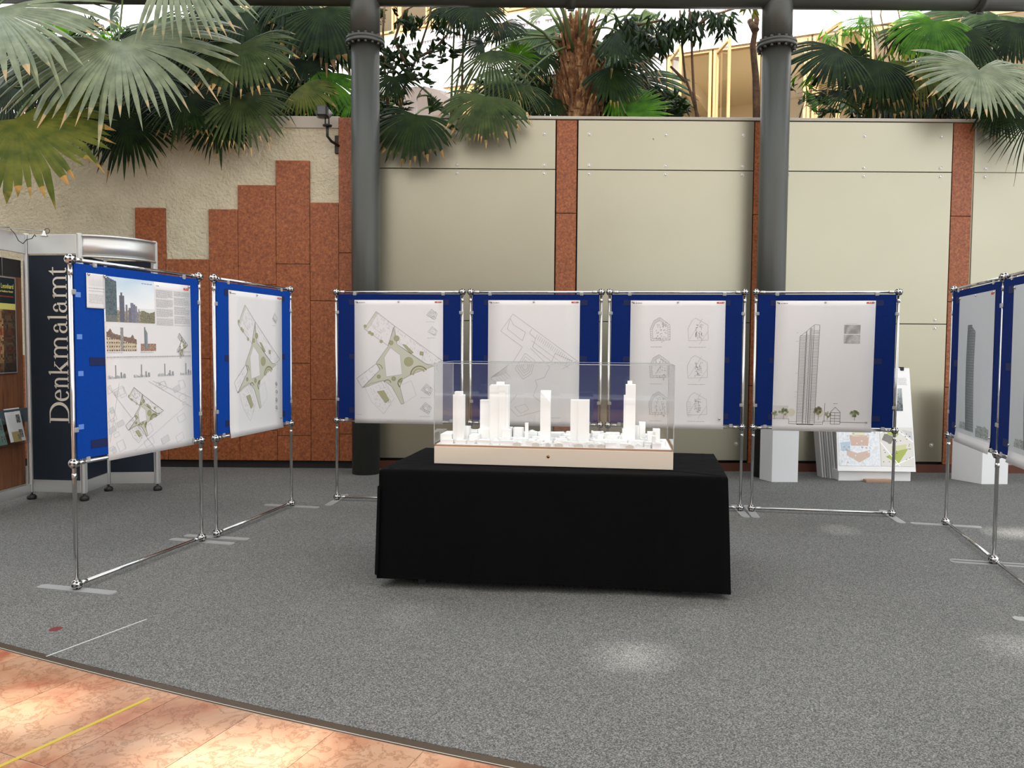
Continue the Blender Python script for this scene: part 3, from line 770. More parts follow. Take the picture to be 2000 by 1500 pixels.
PIN = None
def make_poster(parent_M, w_, h_, cx_, ztop, y0, draw, label, curl=.0, bow=.0, group=None, pins=((.02, .012), (.5, .012), (.98, .012)), name='poster', skew=0, nv=24):
    """sheet hung in front of a board; parent_M is the board's placement (x along it, front = -y)"""
    def surf(u, v, e):
        yy = y0-e
        if v > .90: t_ = (v-.90)/.10; yy -= curl*t_*t_
        yy -= bow*math.sin(math.pi*min(max(v, 0), 1))*math.sin(math.pi*min(max(u, 0), 1))
        return ((u-.5)*w_+cx_+skew*v, yy, ztop-v*h_)
    root = empty(name, parent_M.translation, 0, label=label, category='poster')
    if group: root['group'] = group
    root.rotation_euler = parent_M.to_euler()
    s = MB(); nu = 6
    for j in range(nv+1):
        for i in range(nu+1): s.v.append(surf(i/nu, j/nv, 0))
    for j in range(nv):
        for i in range(nu):
            a = j*(nu+1)+i; s.smooth = True; s.face([a, a+nu+1, a+nu+2, a+1])
    sh = s.build('sheet', MAT['paper'], root); sm_ = sh.modifiers.new('t', 'SOLIDIFY'); sm_.thickness = .0006; sm_.offset = -1
    P = Print(w_, h_, surf); P.root = root; draw(P); P.build(root)
    if pins:
        global PIN
        if PIN is None:
            b_ = MB(); b_.lathe([(.0001, .009), (.006, .0085), (.0085, .006), (.0085, 0)], axis='Y', n=12); PIN = b_.mesh('pin', MAT['chrome'])
        for (u, v) in pins:
            o = bpy.data.objects.new('pin', PIN); col.objects.link(o); o.parent = root; o.location = surf(u, v, .001)
    return root

# ------------------------------------------------------------------ exhibition stands
WS, HT, ZM, ZF = 1.2, 1.975, .765, .035
def tag_kids(p, o): kids.setdefault(p.name, []).append(o)
def build_stand():
    root = empty('display_stand')
    def part(mb, nm, mt, par=None):
        o = mb.build(nm, MAT[mt], par or root); tag_kids(par or root, o); return o
    for sx_ in (-WS/2, WS/2):
        s = MB(); s.cyl((sx_, 0, ZF), (sx_, 0, HT), .0125, 14)
        for z in (ZM-.075, HT-.075): s.lathe([(.0126, z-.016), (.015, z-.014), (.015, z+.014), (.0126, z+.016)], (sx_, 0, 0), 14)
        part(s, 'post', 'chrome')
    for nm, z in (('top_rail', HT), ('middle_rail', ZM), ('bottom_rail', ZF)):
        s = MB(); s.cyl((-WS/2, 0, z), (WS/2, 0, z), .0115, 14)
        for sx_ in (-1, 1): s.lathe([(.0116, -.02), (.014, -.018), (.014, .018), (.0116, .02)], (sx_*(WS/2-.06), 0, z), 14, 'X')
        part(s, nm, 'chrome')
    for sx_ in (-WS/2, WS/2):
        for z in (ZF, ZM, HT):
            s = MB(); s.ball((sx_, 0, z), .032, 20)
            o = part(s, 'ball_joint', 'chrome')
            s = MB()
            for dx, dy, dz in [(0, -1, 0), (.7, -.7, 0), (-.7, -.7, 0), (0, -.7, .7), (0, -.7, -.7), (1, 0, 0), (-1, 0, 0), (0, 1, 0), (0, .7, .7), (.7, 0, .7), (-.7, 0, .7), (0, 0, 1), (.58, -.58, .58), (-.58, -.58, .58), (.58, -.58, -.58), (-.58, -.58, -.58)]:
                d = Vector((dx, dy, dz)).normalized(); c = Vector((sx_, 0, z))+d*.0308; s.cyl(c, c+d*.0016, .0072, 8)
            part(s, 'socket', 'black', o)
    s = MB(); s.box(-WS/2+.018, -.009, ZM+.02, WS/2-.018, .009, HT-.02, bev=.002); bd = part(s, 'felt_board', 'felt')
    for z in (HT-.095, (HT+ZM)/2, ZM+.10):
        for sx_ in (-1, 1): s = MB(); s.box(min(sx_*.33, sx_*.475), -.0115, z-.025, max(sx_*.33, sx_*.475), -.0088, z+.025); part(s, 'velcro_patch', 'velcro', bd)
    for x, z in [(-.42, HT-.015), (.42, HT-.015), (-.50, ZM+.015), (.50, ZM+.015)]:
        s = MB(); s.box(x-.016, -.016, z-.018, x+.016, .016, z+.014, bev=.004); part(s, 'clip', 'clip')
    for sx_ in (-1, 1):
        for z in (HT-.19, ZM+.2):
            x = sx_*(WS/2-.012); s = MB(); s.box(x-.017, -.016, z-.015, x+.017, .016, z+.015, bev=.004); part(s, 'clip', 'clip')
    for sx_ in (-WS/2, WS/2):
        s = MB(); s.prism([(sx_-.036, -.25), (sx_-.020, -.27), (sx_+.020, -.27), (sx_+.036, -.25), (sx_+.036, .25), (sx_+.020, .27), (sx_-.020, .27), (sx_-.036, .25)], 0, .007)
        part(s, 'foot_plate', 'steel')
    return root
proto = build_stand()
def stand_M(a, b):
    a, b = Vector((*a, 0)), Vector((*b, 0)); d = b-a; rz = math.atan2(d.y, d.x)
    return Matrix.Translation((a+b)/2) @ Matrix.Rotation(rz, 4, 'Z')
STANDS = [
 ((-2.603, 4.656), (-2.314, 5.809), 'chrome tube stand with blue board, nearest on the left, holding the overview poster', poster_overview, 'large white poster with skyline photo, text columns and city map, nearest on the left', .064, .0, .02),
 ((-2.25, 5.939), (-2.006, 7.118), 'chrome tube stand with blue board, second on the left, in front of the stone cladding', poster_site2, 'white poster with one tall grey-green site plan on the second left board', .0, .01, .0),
 ((-1.655, 7.42), (-.467, 7.30), 'chrome tube stand with blue board, first of the back row beside the stone cladding', poster_site, 'white poster with green tinted site plan, on the first board of the back row', .0, .0, .0),
 ((-.385, 7.29), (.805, 7.17), 'chrome tube stand with blue board, second of the back row, behind the tall model towers', poster_lines, 'white poster with faint line-drawn ground plan, behind the middle of the display case', -.014, .0, .0),
 ((.88, 7.16), (2.075, 7.055), 'chrome tube stand with blue board, third of the back row, behind the case end', poster_floors, 'white poster with six small floor plans in two columns', .01, .005, .0),
 ((2.16, 7.043), (3.372, 6.869), 'chrome tube stand with blue board, last of the back row, beside the leaning sheets', poster_section, 'white poster with a tall tower section and small trees', -.01, .01, -.01),
 ((3.653, 6.537), (3.350, 5.39), 'chrome tube stand with blue board, farther one of the right side', poster_tower, 'grey poster of a glass tower on the farther right board', .05, .016, .01),
 ((3.335, 5.362), (3.035, 4.2), 'chrome tube stand with blue board, cut off at the right edge of the photo', poster_tower, 'grey poster of a glass tower on the board cut off at the right edge', .05, .016, .01)]
for i, (a, b, lab, dr, plab, cx_, curl, sk) in enumerate(STANDS):
    o = copy_tree(proto) if i < 7 else proto
    Mx = stand_M(a, b); o.location = Mx.translation; o.rotation_euler = Mx.to_euler()
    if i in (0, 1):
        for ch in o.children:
            if ch.name.startswith('felt_board'): ch.data = ch.data.copy(); ch.data.materials[0] = MAT['felt_lit']
    o['label'] = lab; o['category'] = 'display stand'; o['group'] = 'chrome stands with blue boards'
    pins = ((.02, .012), (.5, .012), (.98, .012)) if i in (1, 2, 3, 4, 5) else ((.02, .012), (.98, .012), (.5, .012), (.015, .90), (.985, .90)) if i > 5 else ((.02, .01), (.98, .01))
    if i in (1, 4): pins += ((.96, .92),)
    make_poster(Mx, .841, 1.155, cx_, 1.90, -.0125, dr, plab, curl, .0 if i < 6 else .015, 'posters pinned to the blue boards', pins, skew=sk)
make_poster(stand_M(*STANDS[0][:2]), .15, .21, -.42, 1.905, -.016, poster_note, 'small white sheet pinned at the upper left corner of the nearest left board', .0, 0, 'posters pinned to the blue boards', ((.1, .04), (.96, .04)), name='note_sheet')

TP = mat('tape_bit', lin((96, 140, 210)), .4)
for ch in list(bpy.data.objects):
    if ch.name.startswith('felt_board') and ch.parent and ch.parent['label'].startswith('chrome tube stand with blue board, nearest'):
        for x, z in ((-.555, 1.77), (-.55, 1.52), (-.545, 1.30), (-.55, .98)):
            s = MB(); s.box(x-.02, -.0105, z-.015, x+.02, -.0092, z+.015); s.build('tape_bit', TP, ch)
# ------------------------------------------------------------------ table under black cloth
# corners of the top as measured: front left, front right, back right, back left
tf = [Vector((-.80, 4.754, .73)), Vector((1.265, 4.567, .73)), Vector((1.44, 5.56, .73)), Vector((-.635, 5.78, .73))]
tb = empty('exhibition_table', ((tf[0]+tf[2])/2).to_2d().to_3d(), 0, label='low table hidden under the black cloth, its feet just showing below the hem', category='table')
off = Vector(tb.location)
s = MB()
ins = [p+((tf[0]+tf[2])/2-p)*.04 for p in tf]
s.prism([((p-off).x, (p-off).y) for p in ins], .695, .722); s.build('tabletop', MAT['black'], tb)
for p in [q+((tf[0]+tf[2])/2-q)*.22 for q in tf]:
    s = MB(); q = p-off; s.box(q.x-.022, q.y-.022, 0, q.x+.025, q.y+.025, .70); s.build('leg', MAT['black'], tb)
# cloth: rounded outline dropped with soft folds
def cloth():
    s = MB(); s.smooth = True
    cx_ = sum((p.x for p in tf))/4; cy_ = sum((p.y for p in tf))/4
    per = []
    n = 56
    for k in range(4):
        a, b_ = tf[k], tf[(k+1) % 4]
        for i in range(n):
            t_ = i/n; per.append((a.lerp(b_, t_), k, t_))
    N = len(per)
    def outn(k):
        a, b_ = tf[k], tf[(k+1) % 4]; d = (b_-a).normalized(); return Vector((d.y, -d.x, 0))
    prof = [(0, -.06), (.0, -.02), (.0015, -.004), (.006, .001), (.016, .005), (.04, .0062)] + [(.04+i*.05, None) for i in range(1, 13)]
    rings = []
    rg = random.Random(11); ph = [rg.random()*6 for _ in range(6)]
    for ji, (dz, off_) in enumerate(prof):
        ring = []
        for (p, k, t_) in per:
            n_ = outn(k)
            edge = min(t_, 1-t_)
            if edge < .02:
                kk = (k-1) % 4 if t_ < .5 else (k+1) % 4; n_ = (n_+outn(kk)*(1-edge/.02*.5)).normalized()
            if off_ is not None: o_ = off_
            else:
                f_ = (dz-.04)/.6; u = (p.x*1.0+p.y*1.3)
                o_ = .006+f_*(.010+.010*math.sin(u*5+ph[0])+.006*math.sin(u*13+ph[1]+dz*3)+.003*math.sin(u*29+ph[2]))
                cr_ = max(0, 1-edge/.05); o_ += f_*cr_*.022
            z = .730-dz+(.0008*math.sin(p.x*17+p.y*9) if dz < .01 else 0)
            if off_ is None: z -= .030*f_
            q = p+n_*o_; ring.append(Vector((q.x, q.y, z)))
        rings.append(ring)
    # lower hem: right side hangs lower, left corner lifts
    for ring in rings[6:]:
        for i, q in enumerate(ring):
            q.z -= .018*max(0, (q.x-.2))*((.73-q.z)/.65)
    for ring in rings: s.v += [tuple(q) for q in ring]
    for j in range(len(rings)-1):
        for i in range(N): s.face([j*N+i, (j+1)*N+i, (j+1)*N+(i+1) % N, j*N+(i+1) % N])
    # top as a grid fan
    c = len(s.v); s.v.append((cx_, cy_, .7305))
    for i in range(N): s.face([i, (i+1) % N, c])
    return s
tc_ = cloth(); o = tc_.build('tablecloth', MAT['cloth'], label='black cloth draped over the low table to just above the carpet', category='tablecloth')
# a hanging cloth flap at the front left corner
fp = MB(); a, b_ = Vector((-.815, 4.80, .60)), Vector((-.80, 4.735, .60))
for z in range(9):
    zz = .62-z*.068; k = z/8
    fp.v += [(-.812-.012*k, 4.84, zz), (-.818-.018*k, 4.77, zz), (-.795-.015*k, 4.735-.004*k, zz)]
for z in range(8):
    for i in range(2): fp.smooth = True; fp.face([z*3+i, (z+1)*3+i, (z+1)*3+i+1, z*3+i+1])
ff = fp.build('corner_flap', MAT['cloth'], o)

# ------------------------------------------------------------------ architectural model and its cover
A0 = Vector((-.492, 4.972, 0)); A1 = Vector((.989, 4.775, 0)); ma = math.atan2((A1-A0).y, (A1-A0).x); LW = (A1-A0).length; DW = .58
MM = Matrix.Translation((A0.x, A0.y, .7335)) @ Matrix.Rotation(ma, 4, 'Z')
model = empty('architectural_model', MM.translation, ma, label='white city model with tall towers on a beige base, on the black table', category='architectural model')
s = MB(); s.box(0, 0, 0, LW, DW, .110, bev=.002); s.build('base', MAT['model_base'], model)
s = MB(); s.box(.004, .004, .110, LW-.004, DW-.004, .121); s.build('base_edge', MAT['model_edge'], model)
s = MB(); s.lathe([(.0001, .004), (.008, .004), (.010, .001), (.010, 0)], axis='Y', n=14); k = s.build('base_screw', MAT['brass'], model); k.location = (LW*.487, 0, .062)
s = MB(); s.box(.012, .012, .121, LW-.012, DW-.012, .124); s.build('ground_sheet', MAT['model_white'], model)
Zg = .124
def mx_(px, yl):     # model x for a photo column at model depth yl
    best = None
    for i in range(0, 401):
        x = LW*i/400; p = MM @ Vector((x, yl, 0)); q = (p-Vector((0, 0, CAM_H))); v = 1000+F_PX*q.dot(cr)/q.dot(cf)
        if best is None or abs(v-px) < best[0]: best = (abs(v-px), x)
    return best[1]
def mz_(px, py, yl):
    x = mx_(px, yl); p = MM @ Vector((x, yl, 0)); return at(px, py, p.y).z-.7335
def bld(parts, name='tower', mt='model_white', yl=.2):
    s = MB()
    for (pa, pb, ptop, y0, dy) in parts:
        x0, x1 = mx_(pa, y0), mx_(pb, y0); s.box(x0, y0, Zg, x1, y0+dy, mz_((pa+pb)/2, ptop, y0), bev=.0008)
    s.build(name, MAT[mt], model)
bld([(884, 905, 771, .075, .055), (887, 901, 765, .07, .065), (890.5, 895, 765, .066, .01)])
bld([(957, 992, 752, .16, .08), (974, 986, 752, .150, .02), (969, 983, 746, .18, .04), (955, 975, 754, .17, .06)])
bld([(937, 958, 781, .21, .05)]); bld([(934, 962, 838, .19, .09)])
bld([(1113, 1128, 781, .14, .06), (1128, 1150, 781, .13, .06), (1126, 1131, 782, .137, .05)])
bld([(1220, 1239, 751, .21, .06), (1217, 1224, 772, .215, .05), (1223, 1233, 744, .225, .03), (1214, 1222, 838, .205, .05)])
# slant-topped tower
x0, x1 = mx_(1054, .15), mx_(1073, .15); zt_ = mz_(1063, 763, .15); s = MB()
zl = zt_-.005; y0, y1 = .15, .21
V = [(x0, y0, Zg), (x1, y0, Zg), (x1, y1, Zg), (x0, y1, Zg), (x0, y0, zl), (x1, y0, zt_-.072), (x1, y1, zt_), (x0, y1, zt_)]
s.v += V; [s.face(q) for q in [(0, 1, 5, 4), (1, 2, 6, 5), (2, 3, 7, 6), (3, 0, 4, 7), (4, 5, 6), (4, 6, 7), (0, 3, 2, 1)]]
for i in range(5):
    s.box(x0+.012+i*.009, y0+.03, zt_-.05+.0*i, x0+.016+i*.009, y1-.001, zt_-.002)
s.build('tower', MAT['model_white'], model)
for q in [(1025, 1031, 826, .23, .02), (1247, 1260, 825, .28, .06), (1238, 1248, 832, .28, .06), (1274, 1288, 838, .2, .05), (1264, 1280, 844, .2, .06), (1001, 1020, 836, .26, .08), (990, 1000, 835, .27, .06),
          (904, 914, 834, .12, .09), (980, 996, 839, .12, .06), (860, 882, 848, .06, .2), (916, 934, 850, .08, .1), (1273, 1280, 852, .05, .05)]: bld([q], 'block')
# low blocks: streets of small houses, some as rings, gabled ones along the front
rg = random.Random(21)
taken = [(mx_(884, .07), mx_(905, .07)), ]
for r_, (yy, dy) in enumerate([(.025, .055), (.10, .05), (.17, .06), (.25, .06), (.33, .07), (.42, .06), (.49, .07)]):
    x = .03+rg.random()*.03
    while x < LW-.07:
        wd = rg.uniform(.035, .10); hgt = rg.uniform(.018, .036)+(.012 if r_ > 3 else 0)
        if r_ == 0: hgt = rg.uniform(.022, .032)
        if x+wd > LW-.015: break
        s = MB(); kind = rg.random(); an = rg.uniform(-.25, .25); mx2 = Matrix.Translation((x+wd/2, yy+dy/2, 0)) @ Matrix.Rotation(an, 4, 'Z')
        w2, d2 = wd/2*.92, dy/2*.92
        if kind < .45:
            s.box(-w2, -d2, Zg, w2, d2, Zg+hgt, mx2, bev=.0006)
        elif kind < .75:      # perimeter block with a court
            e = .012
            s.box(-w2, -d2, Zg, w2, -d2+e, Zg+hgt, mx2); s.box(-w2, d2-e, Zg, w2, d2, Zg+hgt*.95, mx2)
            s.box(-w2, -d2+e, Zg, -w2+e, d2-e, Zg+hgt*1.05, mx2); s.box(w2-e, -d2+e, Zg, w2, d2-e, Zg+hgt, mx2)
        else:                 # gabled
            g_ = .010; P8 = [(-w2, -d2, 0), (w2, -d2, 0), (w2, d2, 0), (-w2, d2, 0)]
            V = [Vector((a, b_, Zg)) for a, b_, _ in P8]+[Vector((a, b_, Zg+hgt-g_)) for a, b_, _ in P8]+[Vector((0, -d2, Zg+hgt)), Vector((0, d2, Zg+hgt))]
            b0 = len(s.v); s.v += [tuple(mx2 @ v) for v in V]
            [s.face([b0+i for i in q]) for q in [(0, 3, 2, 1), (0, 1, 5, 8, 4), (2, 3, 7, 9, 6), (1, 2, 6, 5), (3, 0, 4, 7), (5, 6, 9, 8), (7, 4, 8, 9)]]
        s.build('block', MAT['model_white'], model); x += wd+rg.uniform(.004, .02)
for pa, pb in [(1002, 1017), (1039, 1053), (1065, 1074), (1083, 1099), (1121, 1138), (1150, 1160), (1166, 1180), (1222, 1237)]:   # unpainted gabled blocks on the front edge
    y0 = .0125; x0, x1 = mx_(pa, y0), mx_(pb, y0); xm = (x0+x1)/2; s = MB(); h1, h2 = Zg+.017, Zg+.023
    V = [(x0, y0, Zg), (x1, y0, Zg), (x1, y0+.02, Zg), (x0, y0+.02, Zg), (x0, y0, h1), (x1, y0, h1), (x1, y0+.02, h1), (x0, y0+.02, h1), (xm, y0, h2), (xm, y0+.02, h2)]
    s.v += V; [s.face(q) for q in [(0, 3, 2, 1), (0, 1, 5, 8, 4), (2, 3, 7, 9, 6), (1, 2, 6, 5), (3, 0, 4, 7), (5, 6, 9, 8), (7, 4, 8, 9)]]
    s.build('block', MAT['model_wood'], model)
cover = empty('display_cover', MM.translation, ma, label='clear acrylic cover standing over the white city model', category='display case')
zc0, zc1, e = .122, .640, .005
for nm, (xa, ya, xb, yb) in {'front_pane': (0, 0, LW, 0), 'back_pane': (0, DW, LW, DW), 'left_pane': (0, 0, 0, DW), 'right_pane': (LW, 0, LW, DW)}.items():
    s = MB(); s.poly([(xa, ya, zc0), (xb, yb, zc0), (xb, yb, zc1), (xa, ya, zc1)]); s.build(nm, MAT['acrylic'], cover)
s = MB(); s.poly([(0, 0, zc1), (LW, 0, zc1), (LW, DW, zc1), (0, DW, zc1)]); s.build('top_pane', MAT['acrylic'], cover)
s = MB()
for (xa, ya) in ((0, 0), (LW, 0), (0, DW), (LW, DW)): s.box(xa-.002, ya-.002, zc0, xa+.002, ya+.002, zc1)
for (ya) in (0, DW): s.box(0, ya-.002, zc1-.003, LW, ya+.002, zc1+.0015)
for (xa) in (0, LW): s.box(xa-.002, 0, zc1-.003, xa+.002, DW, zc1+.0015)
s.build('glued_edge', MAT['acrylic_edge'], cover)

# ------------------------------------------------------------------ pedestals
def pedestal(pts, h, label):
    s = MB(); s.prism(pts, 0, h)
    o = s.build('pedestal', MAT['pedestal'], label=label, category='pedestal', group='white pedestals by the back wall'); bv = o.modifiers.new('b', 'BEVEL'); bv.width = .003
pedestal([(2.869, 8.60), (3.162, 8.612), (3.15, 8.82), (2.80, 8.81)], .98, 'white pedestal behind the last blue board of the back row')
pedestal([(5.165, 8.57), (5.46, 8.582), (5.44, 8.92), (5.02, 8.91)], .98, 'white pedestal behind the right side stands')

# ------------------------------------------------------------------ leaning sheets and boards beside the last board
sb = empty('poster_box', (4.07, 8.78, 0), 0, label='white tilted box board with clipped colour plan sheets, leaning near the grey wall', category='poster stand')
def lx(px, py, yl): return at(px, py, yl).x-4.07
p0, p1 = at(1635, 919, 8.70), at(1787, 922, 8.70); q0, q1 = at(1630, 718, 9.0), at(1776, 719, 9.0)
s = MB(); s.box(p0.x-4.07+.03, -.05, 0, p1.x-4.07-.03, .30, .115, bev=.004); s.build('base_box', MAT['bright_paper'], sb)
s = MB(); v = [p0, p1, q1, q0]
v = [Vector((a.x-4.07, a.y-8.78, max(a.z, .115))) for a in v]
v[0].y -= .02; v[1].y -= .02
V = [tuple(a) for a in v]+[(a.x, a.y+.02, a.z) for a in v]
s.v += V; [s.face(q) for q in [(0, 1, 2, 3), (5, 4, 7, 6), (0, 4, 5, 1), (1, 5, 6, 2), (2, 6, 7, 3), (3, 7, 4, 0)]]
s.build('tilted_sheet', MAT['bright_paper'], sb)
def surf2(u, vv, e):
    a = v[3].lerp(v[2], u); b_ = v[0].lerp(v[1], u); p = a.lerp(b_, vv); return (p.x, p.y-e-.002, p.z+e*.2)
P = Print(.82, 1.15, surf2)
def plan_wash(a, b_):
    n_ = hsh(int(a*40), int(b_*40), 9); return mixc(lin((214, 220, 226)), lin((238, 238, 240)), n_)
P.img(.02, .58, .54, .95, plan_wash, 30, 26, .0002)
for c, pts in [((206, 176, 160), [(.16, .66), (.42, .66), (.40, .76), (.18, .76)]), ((222, 218, 190), [(.18, .60), (.38, .60), (.36, .67), (.20, .67)]), ((178, 198, 214), [(.04, .73), (.17, .72), (.17, .81), (.05, .81)]), ((208, 182, 168), [(.12, .80), (.26, .83), (.42, .80), (.42, .86), (.28, .92), (.12, .85)])]:
    P.poly(pts, lin(c), .0005)
P.rect(.56, .58, .985, .95, lin((222, 218, 210)), .0002)
for c, pts in [((176, 186, 90), [(.66, .60), (.80, .63), (.78, .67), (.66, .65)]), ((128, 124, 118), [(.62, .64), (.74, .67), (.70, .74), (.58, .70)]), ((206, 206, 160), [(.70, .76), (.9, .74), (.88, .84), (.72, .88)]), ((168, 180, 84), [(.62, .86), (.80, .80), (.92, .78), (.78, .93)]), ((200, 200, 200), [(.84, .6), (.98, .62), (.98, .7)])]:
    P.poly(pts, lin(c), .0005)
rg = random.Random(8)
for _ in range(40):
    a, b_ = rg.uniform(.58, .95), rg.uniform(.6, .92); P.circ(a, b_, .006, lin((120, 140, 70)) if rg.random() < .5 else lin((90, 90, 90)), 6, e=.0008)
for _ in range(46):
    a, b_ = rg.uniform(.03, .50), rg.uniform(.60, .93); c_ = rg.choice([(200, 170, 158), (190, 206, 218), (224, 222, 204), (170, 172, 178)])
    d_ = rg.uniform(.008, .024); P.poly([(a, b_), (a+d_, b_+d_*.3), (a+d_*.7, b_+d_), (a-d_*.3, b_+d_*.6)], lin(c_), .0007)
for a, b_ in [((.56, .72), (.80, .95)), ((.74, .58), (.985, .72)), ((.70, .95), (.985, .86)), ((.56, .64), (.66, .58))]: P.line(a, b_, lin((250, 250, 250)), .01, .0006)
def plan_photo(a, b_): return mixc(lin((40, 44, 46)), lin((190, 196, 198)), max(0, min(1, (1-b_)*1.2-.3))*.7+.3*hsh(int(a*20), int(b_*20), 4))
P.img(.62, .20, .88, .42, plan_photo, 22, 22, .0003)
for i in range(6): P.text(.5, .95, .10+.012*i, LITE, .003)
P.build(sb)
s = MB(); c = v[3].lerp(v[2], .9); s.box(c.x-.02, c.y-.012, c.z-.03, c.x+.02, c.y+.03, c.z+.012, bev=.003)
s.tube([(c.x-.012, c.y-.01, c.z+.01), (c.x-.010, c.y-.03, c.z-.02), (c.x+.010, c.y-.03, c.z-.02), (c.x+.012, c.y-.01, c.z+.01)], .0015, 6); s.build('binder_clip', MAT['black'], sb)
s = MB(); a = atz(1690, 942), atz(1745, 943); s.box(a[0].x, a[0].y-.02, 0, a[1].x, a[0].y+.06, .03, bev=.003)
s.build('wood_offcut', MAT['model_edge'], label='light brown wooden strip on the carpet before the white box board', category='wood strip')
cols = [(216, 214, 212), (196, 196, 194), (170, 172, 172), (206, 204, 202), (186, 188, 188), (222, 220, 218), (160, 160, 158)]
for k in range(9):
    x0 = at(1600+k*3.4, 925, 9.0).x; z1 = .80+.01*(k % 3)
    mt = mat('sheet_tone', lin(cols[k % 7]), .6)
    s = MB(); s.v += [(x0, 9.06-k*.022, .0), (x0+.012, 9.05-k*.022, .0), (x0+.03, 8.94-k*.022, .0), (x0+.018, 8.95-k*.022, .0),
                      (x0-.01, 9.26-k*.02, z1), (x0+.002, 9.25-k*.02, z1), (x0+.02, 9.14-k*.02, z1), (x0+.008, 9.15-k*.02, z1)]
    [s.face(q) for q in [(0, 1, 2, 3), (4, 7, 6, 5), (0, 4, 5, 1), (1, 5, 6, 2), (2, 6, 7, 3), (3, 7, 4, 0)]]
    s.build('leaning_board', mt, label='thin pale board edge-on in the stack leaning left of the white box board', category='board', group='stack of leaning boards')

# ------------------------------------------------------------------ information booth on the left
BP = [Vector((-4.532, 7.366, 0)), Vector((-4.005, 7.312, 0)), Vector((-4.031, 7.804, 0)), Vector((-3.56, 7.85, 0))]
PL = Vector((-4.56, 6.40, 0))
booth = empty('booth_wall', (-4.2, 7.5, 0), 0, label='aluminium framed exhibition booth with navy panels and curved top, at the left edge', category='exhibition booth')
O = Vector((-4.2, 7.5, 0)); TZ = 2.49
for p in BP+[PL]:
    s = MB(); q = p-O
    s.lathe([(.0001, .07), (.024, .07), (.026, .075), (.026, TZ-.005), (.024, TZ), (.0001, TZ)], q, 8, smooth=False)
    for a in range(4): s.box(-.004, -.030, .08, .004, -.022, TZ-.01, Matrix.Translation(q) @ Matrix.Rotation(a*math.pi/2+.3, 4, 'Z'))
    s.build('booth_post', MAT['alu'], booth)
    s = MB(); s.lathe([(.0001, 0), (.035, 0), (.042, .012), (.042, .03), (.03, .045), (.012, .05), (.012, .07)], q, 16); s.build('foot', MAT['black'], booth)
def bpanel(a, b_, z0, z1, nm, mt, th=.012, off_=0):
    d = (b_-a); L = d.length; Mx = Matrix.Translation(a-O) @ Matrix.Rotation(math.atan2(d.y, d.x), 4, 'Z')
    s = MB(); s.box(.026, -th/2+off_, z0, L-.026, th/2+off_, z1, Mx, bev=.002); return s.build(nm, MAT[mt], booth)
for a, b_ in ((BP[0], BP[1]), (BP[1], BP[2]), (BP[2], BP[3])):
    bpanel(a, b_, .19, 2.29, 'navy_panel', 'navy'); bpanel(a, b_, .075, .19, 'base_rail', 'alu', .03)
bpanel(BP[0], BP[1], 2.30, 2.48, 'fascia', 'alu', .03); bpanel(BP[0], PL, 2.30, 2.48, 'fascia', 'alu', .03); bpanel(BP[0], PL, .06, .15, 'base_rail', 'alu', .03)
for z0, z1, th in ((2.28, 2.47, .0), ):
    s = MB(); n = 16; c = BP[2]-O; r_ = (BP[1]-BP[2]).length
    pr = []
    for i in range(n+1):
        a = -math.pi/2+.04+(math.pi/2)*i/n; pr.append((c.x+r_*math.cos(a), c.y+r_*math.sin(a)))
    s.smooth = True
    for (xa, ya) in pr: s.v += [(xa, ya, z0), (xa, ya, z1)]
    for i in range(n): s.face([2*i, 2*i+2, 2*i+3, 2*i+1])
    o = s.build('curved_fascia', MAT['alu'], booth); so = o.modifiers.new('s', 'SOLIDIFY'); so.thickness = .012
    for zz in (z0, z1): 
        s = MB(); s.tube([(x, y, zz) for x, y in pr], .011, 6); s.build('curved_rail', MAT['alu'], booth)
    s = MB()
    for i in range(1, n, 2): s.box(pr[i][0]-.003, pr[i][1]-.003, 1.0, pr[i][0]+.003, pr[i][1]+.003, z0)
# wooden board in the side bay
dW = (PL-BP[0]).normalized(); nW = Vector((dW.y, -dW.x, 0))
if nW.x < 0: nW = -nW
def side(u, z, o_=0): p = BP[0]+dW*u+nW*o_; return (p.x, p.y, z)
def sbox(nm, mt, u0, u1, z0, z1, o0, o1, par=booth, **k):
    s = MB(); q = [side(u0, z0, o0), side(u1, z0, o0), side(u1, z0, o1), side(u0, z0, o1)]
    rel = O if par is booth else Vector((0, 0, 0))
    V = [Vector(p)-rel for p in q]; V += [a+Vector((0, 0, z1-z0)) for a in V]
    s.v += [tuple(a) for a in V]; [s.face(f_) for f_ in [(0, 3, 2, 1), (4, 5, 6, 7), (0, 1, 5, 4), (1, 2, 6, 5), (2, 3, 7, 6), (3, 0, 4, 7)]]
    return s.build(nm, MAT[mt], par if par is booth else None, **k)
sbox('wooden_board', 'wood', .02, .94, .15, 2.08, -.055, -.04)
sbox('gap_shade', 'dark_gap', .02, .94, 2.08, 2.24, -.055, -.04)  # dark strip painted in for the shaded gap above the board
# hanging poster in the bay
ps = sbox('framed_poster', 'alu', .13, .79, 1.20, 2.07, -.030, -.020, None, label='framed dark poster with yellow heading and crowd picture, at the left edge', category='poster')
s = MB()
def surf3(u, vv, e): return side(.775-.63*u, 2.06-.85*vv, -.019+e)
P = Print(.63, .87, surf3, .001)
P.rect(0, 0, 1, .30, lin((16, 30, 34)), 0)
P.rect(0, .27, 1, .335, lin((206, 196, 104)), .0002)
def crowd(a, b_):
    n_ = hsh(int(a*26), int(b_*30), 2); n2 = hsh(int(a*9), int(b_*10), 5)
    c = mixc(lin((60, 40, 24)), lin((196, 150, 100)), n_*.8); c = mixc(c, lin((150, 60, 36)), .5 if n2 > .7 else 0)
    if a > .72: c = mixc(c, lin((22, 28, 28)), .75)
    return mixc(c, lin((30, 30, 24)), max(0, b_-.72)*3 if b_ > .72 else 0)
P.img(0, .335, 1, 1, crowd, 30, 34, .0002)
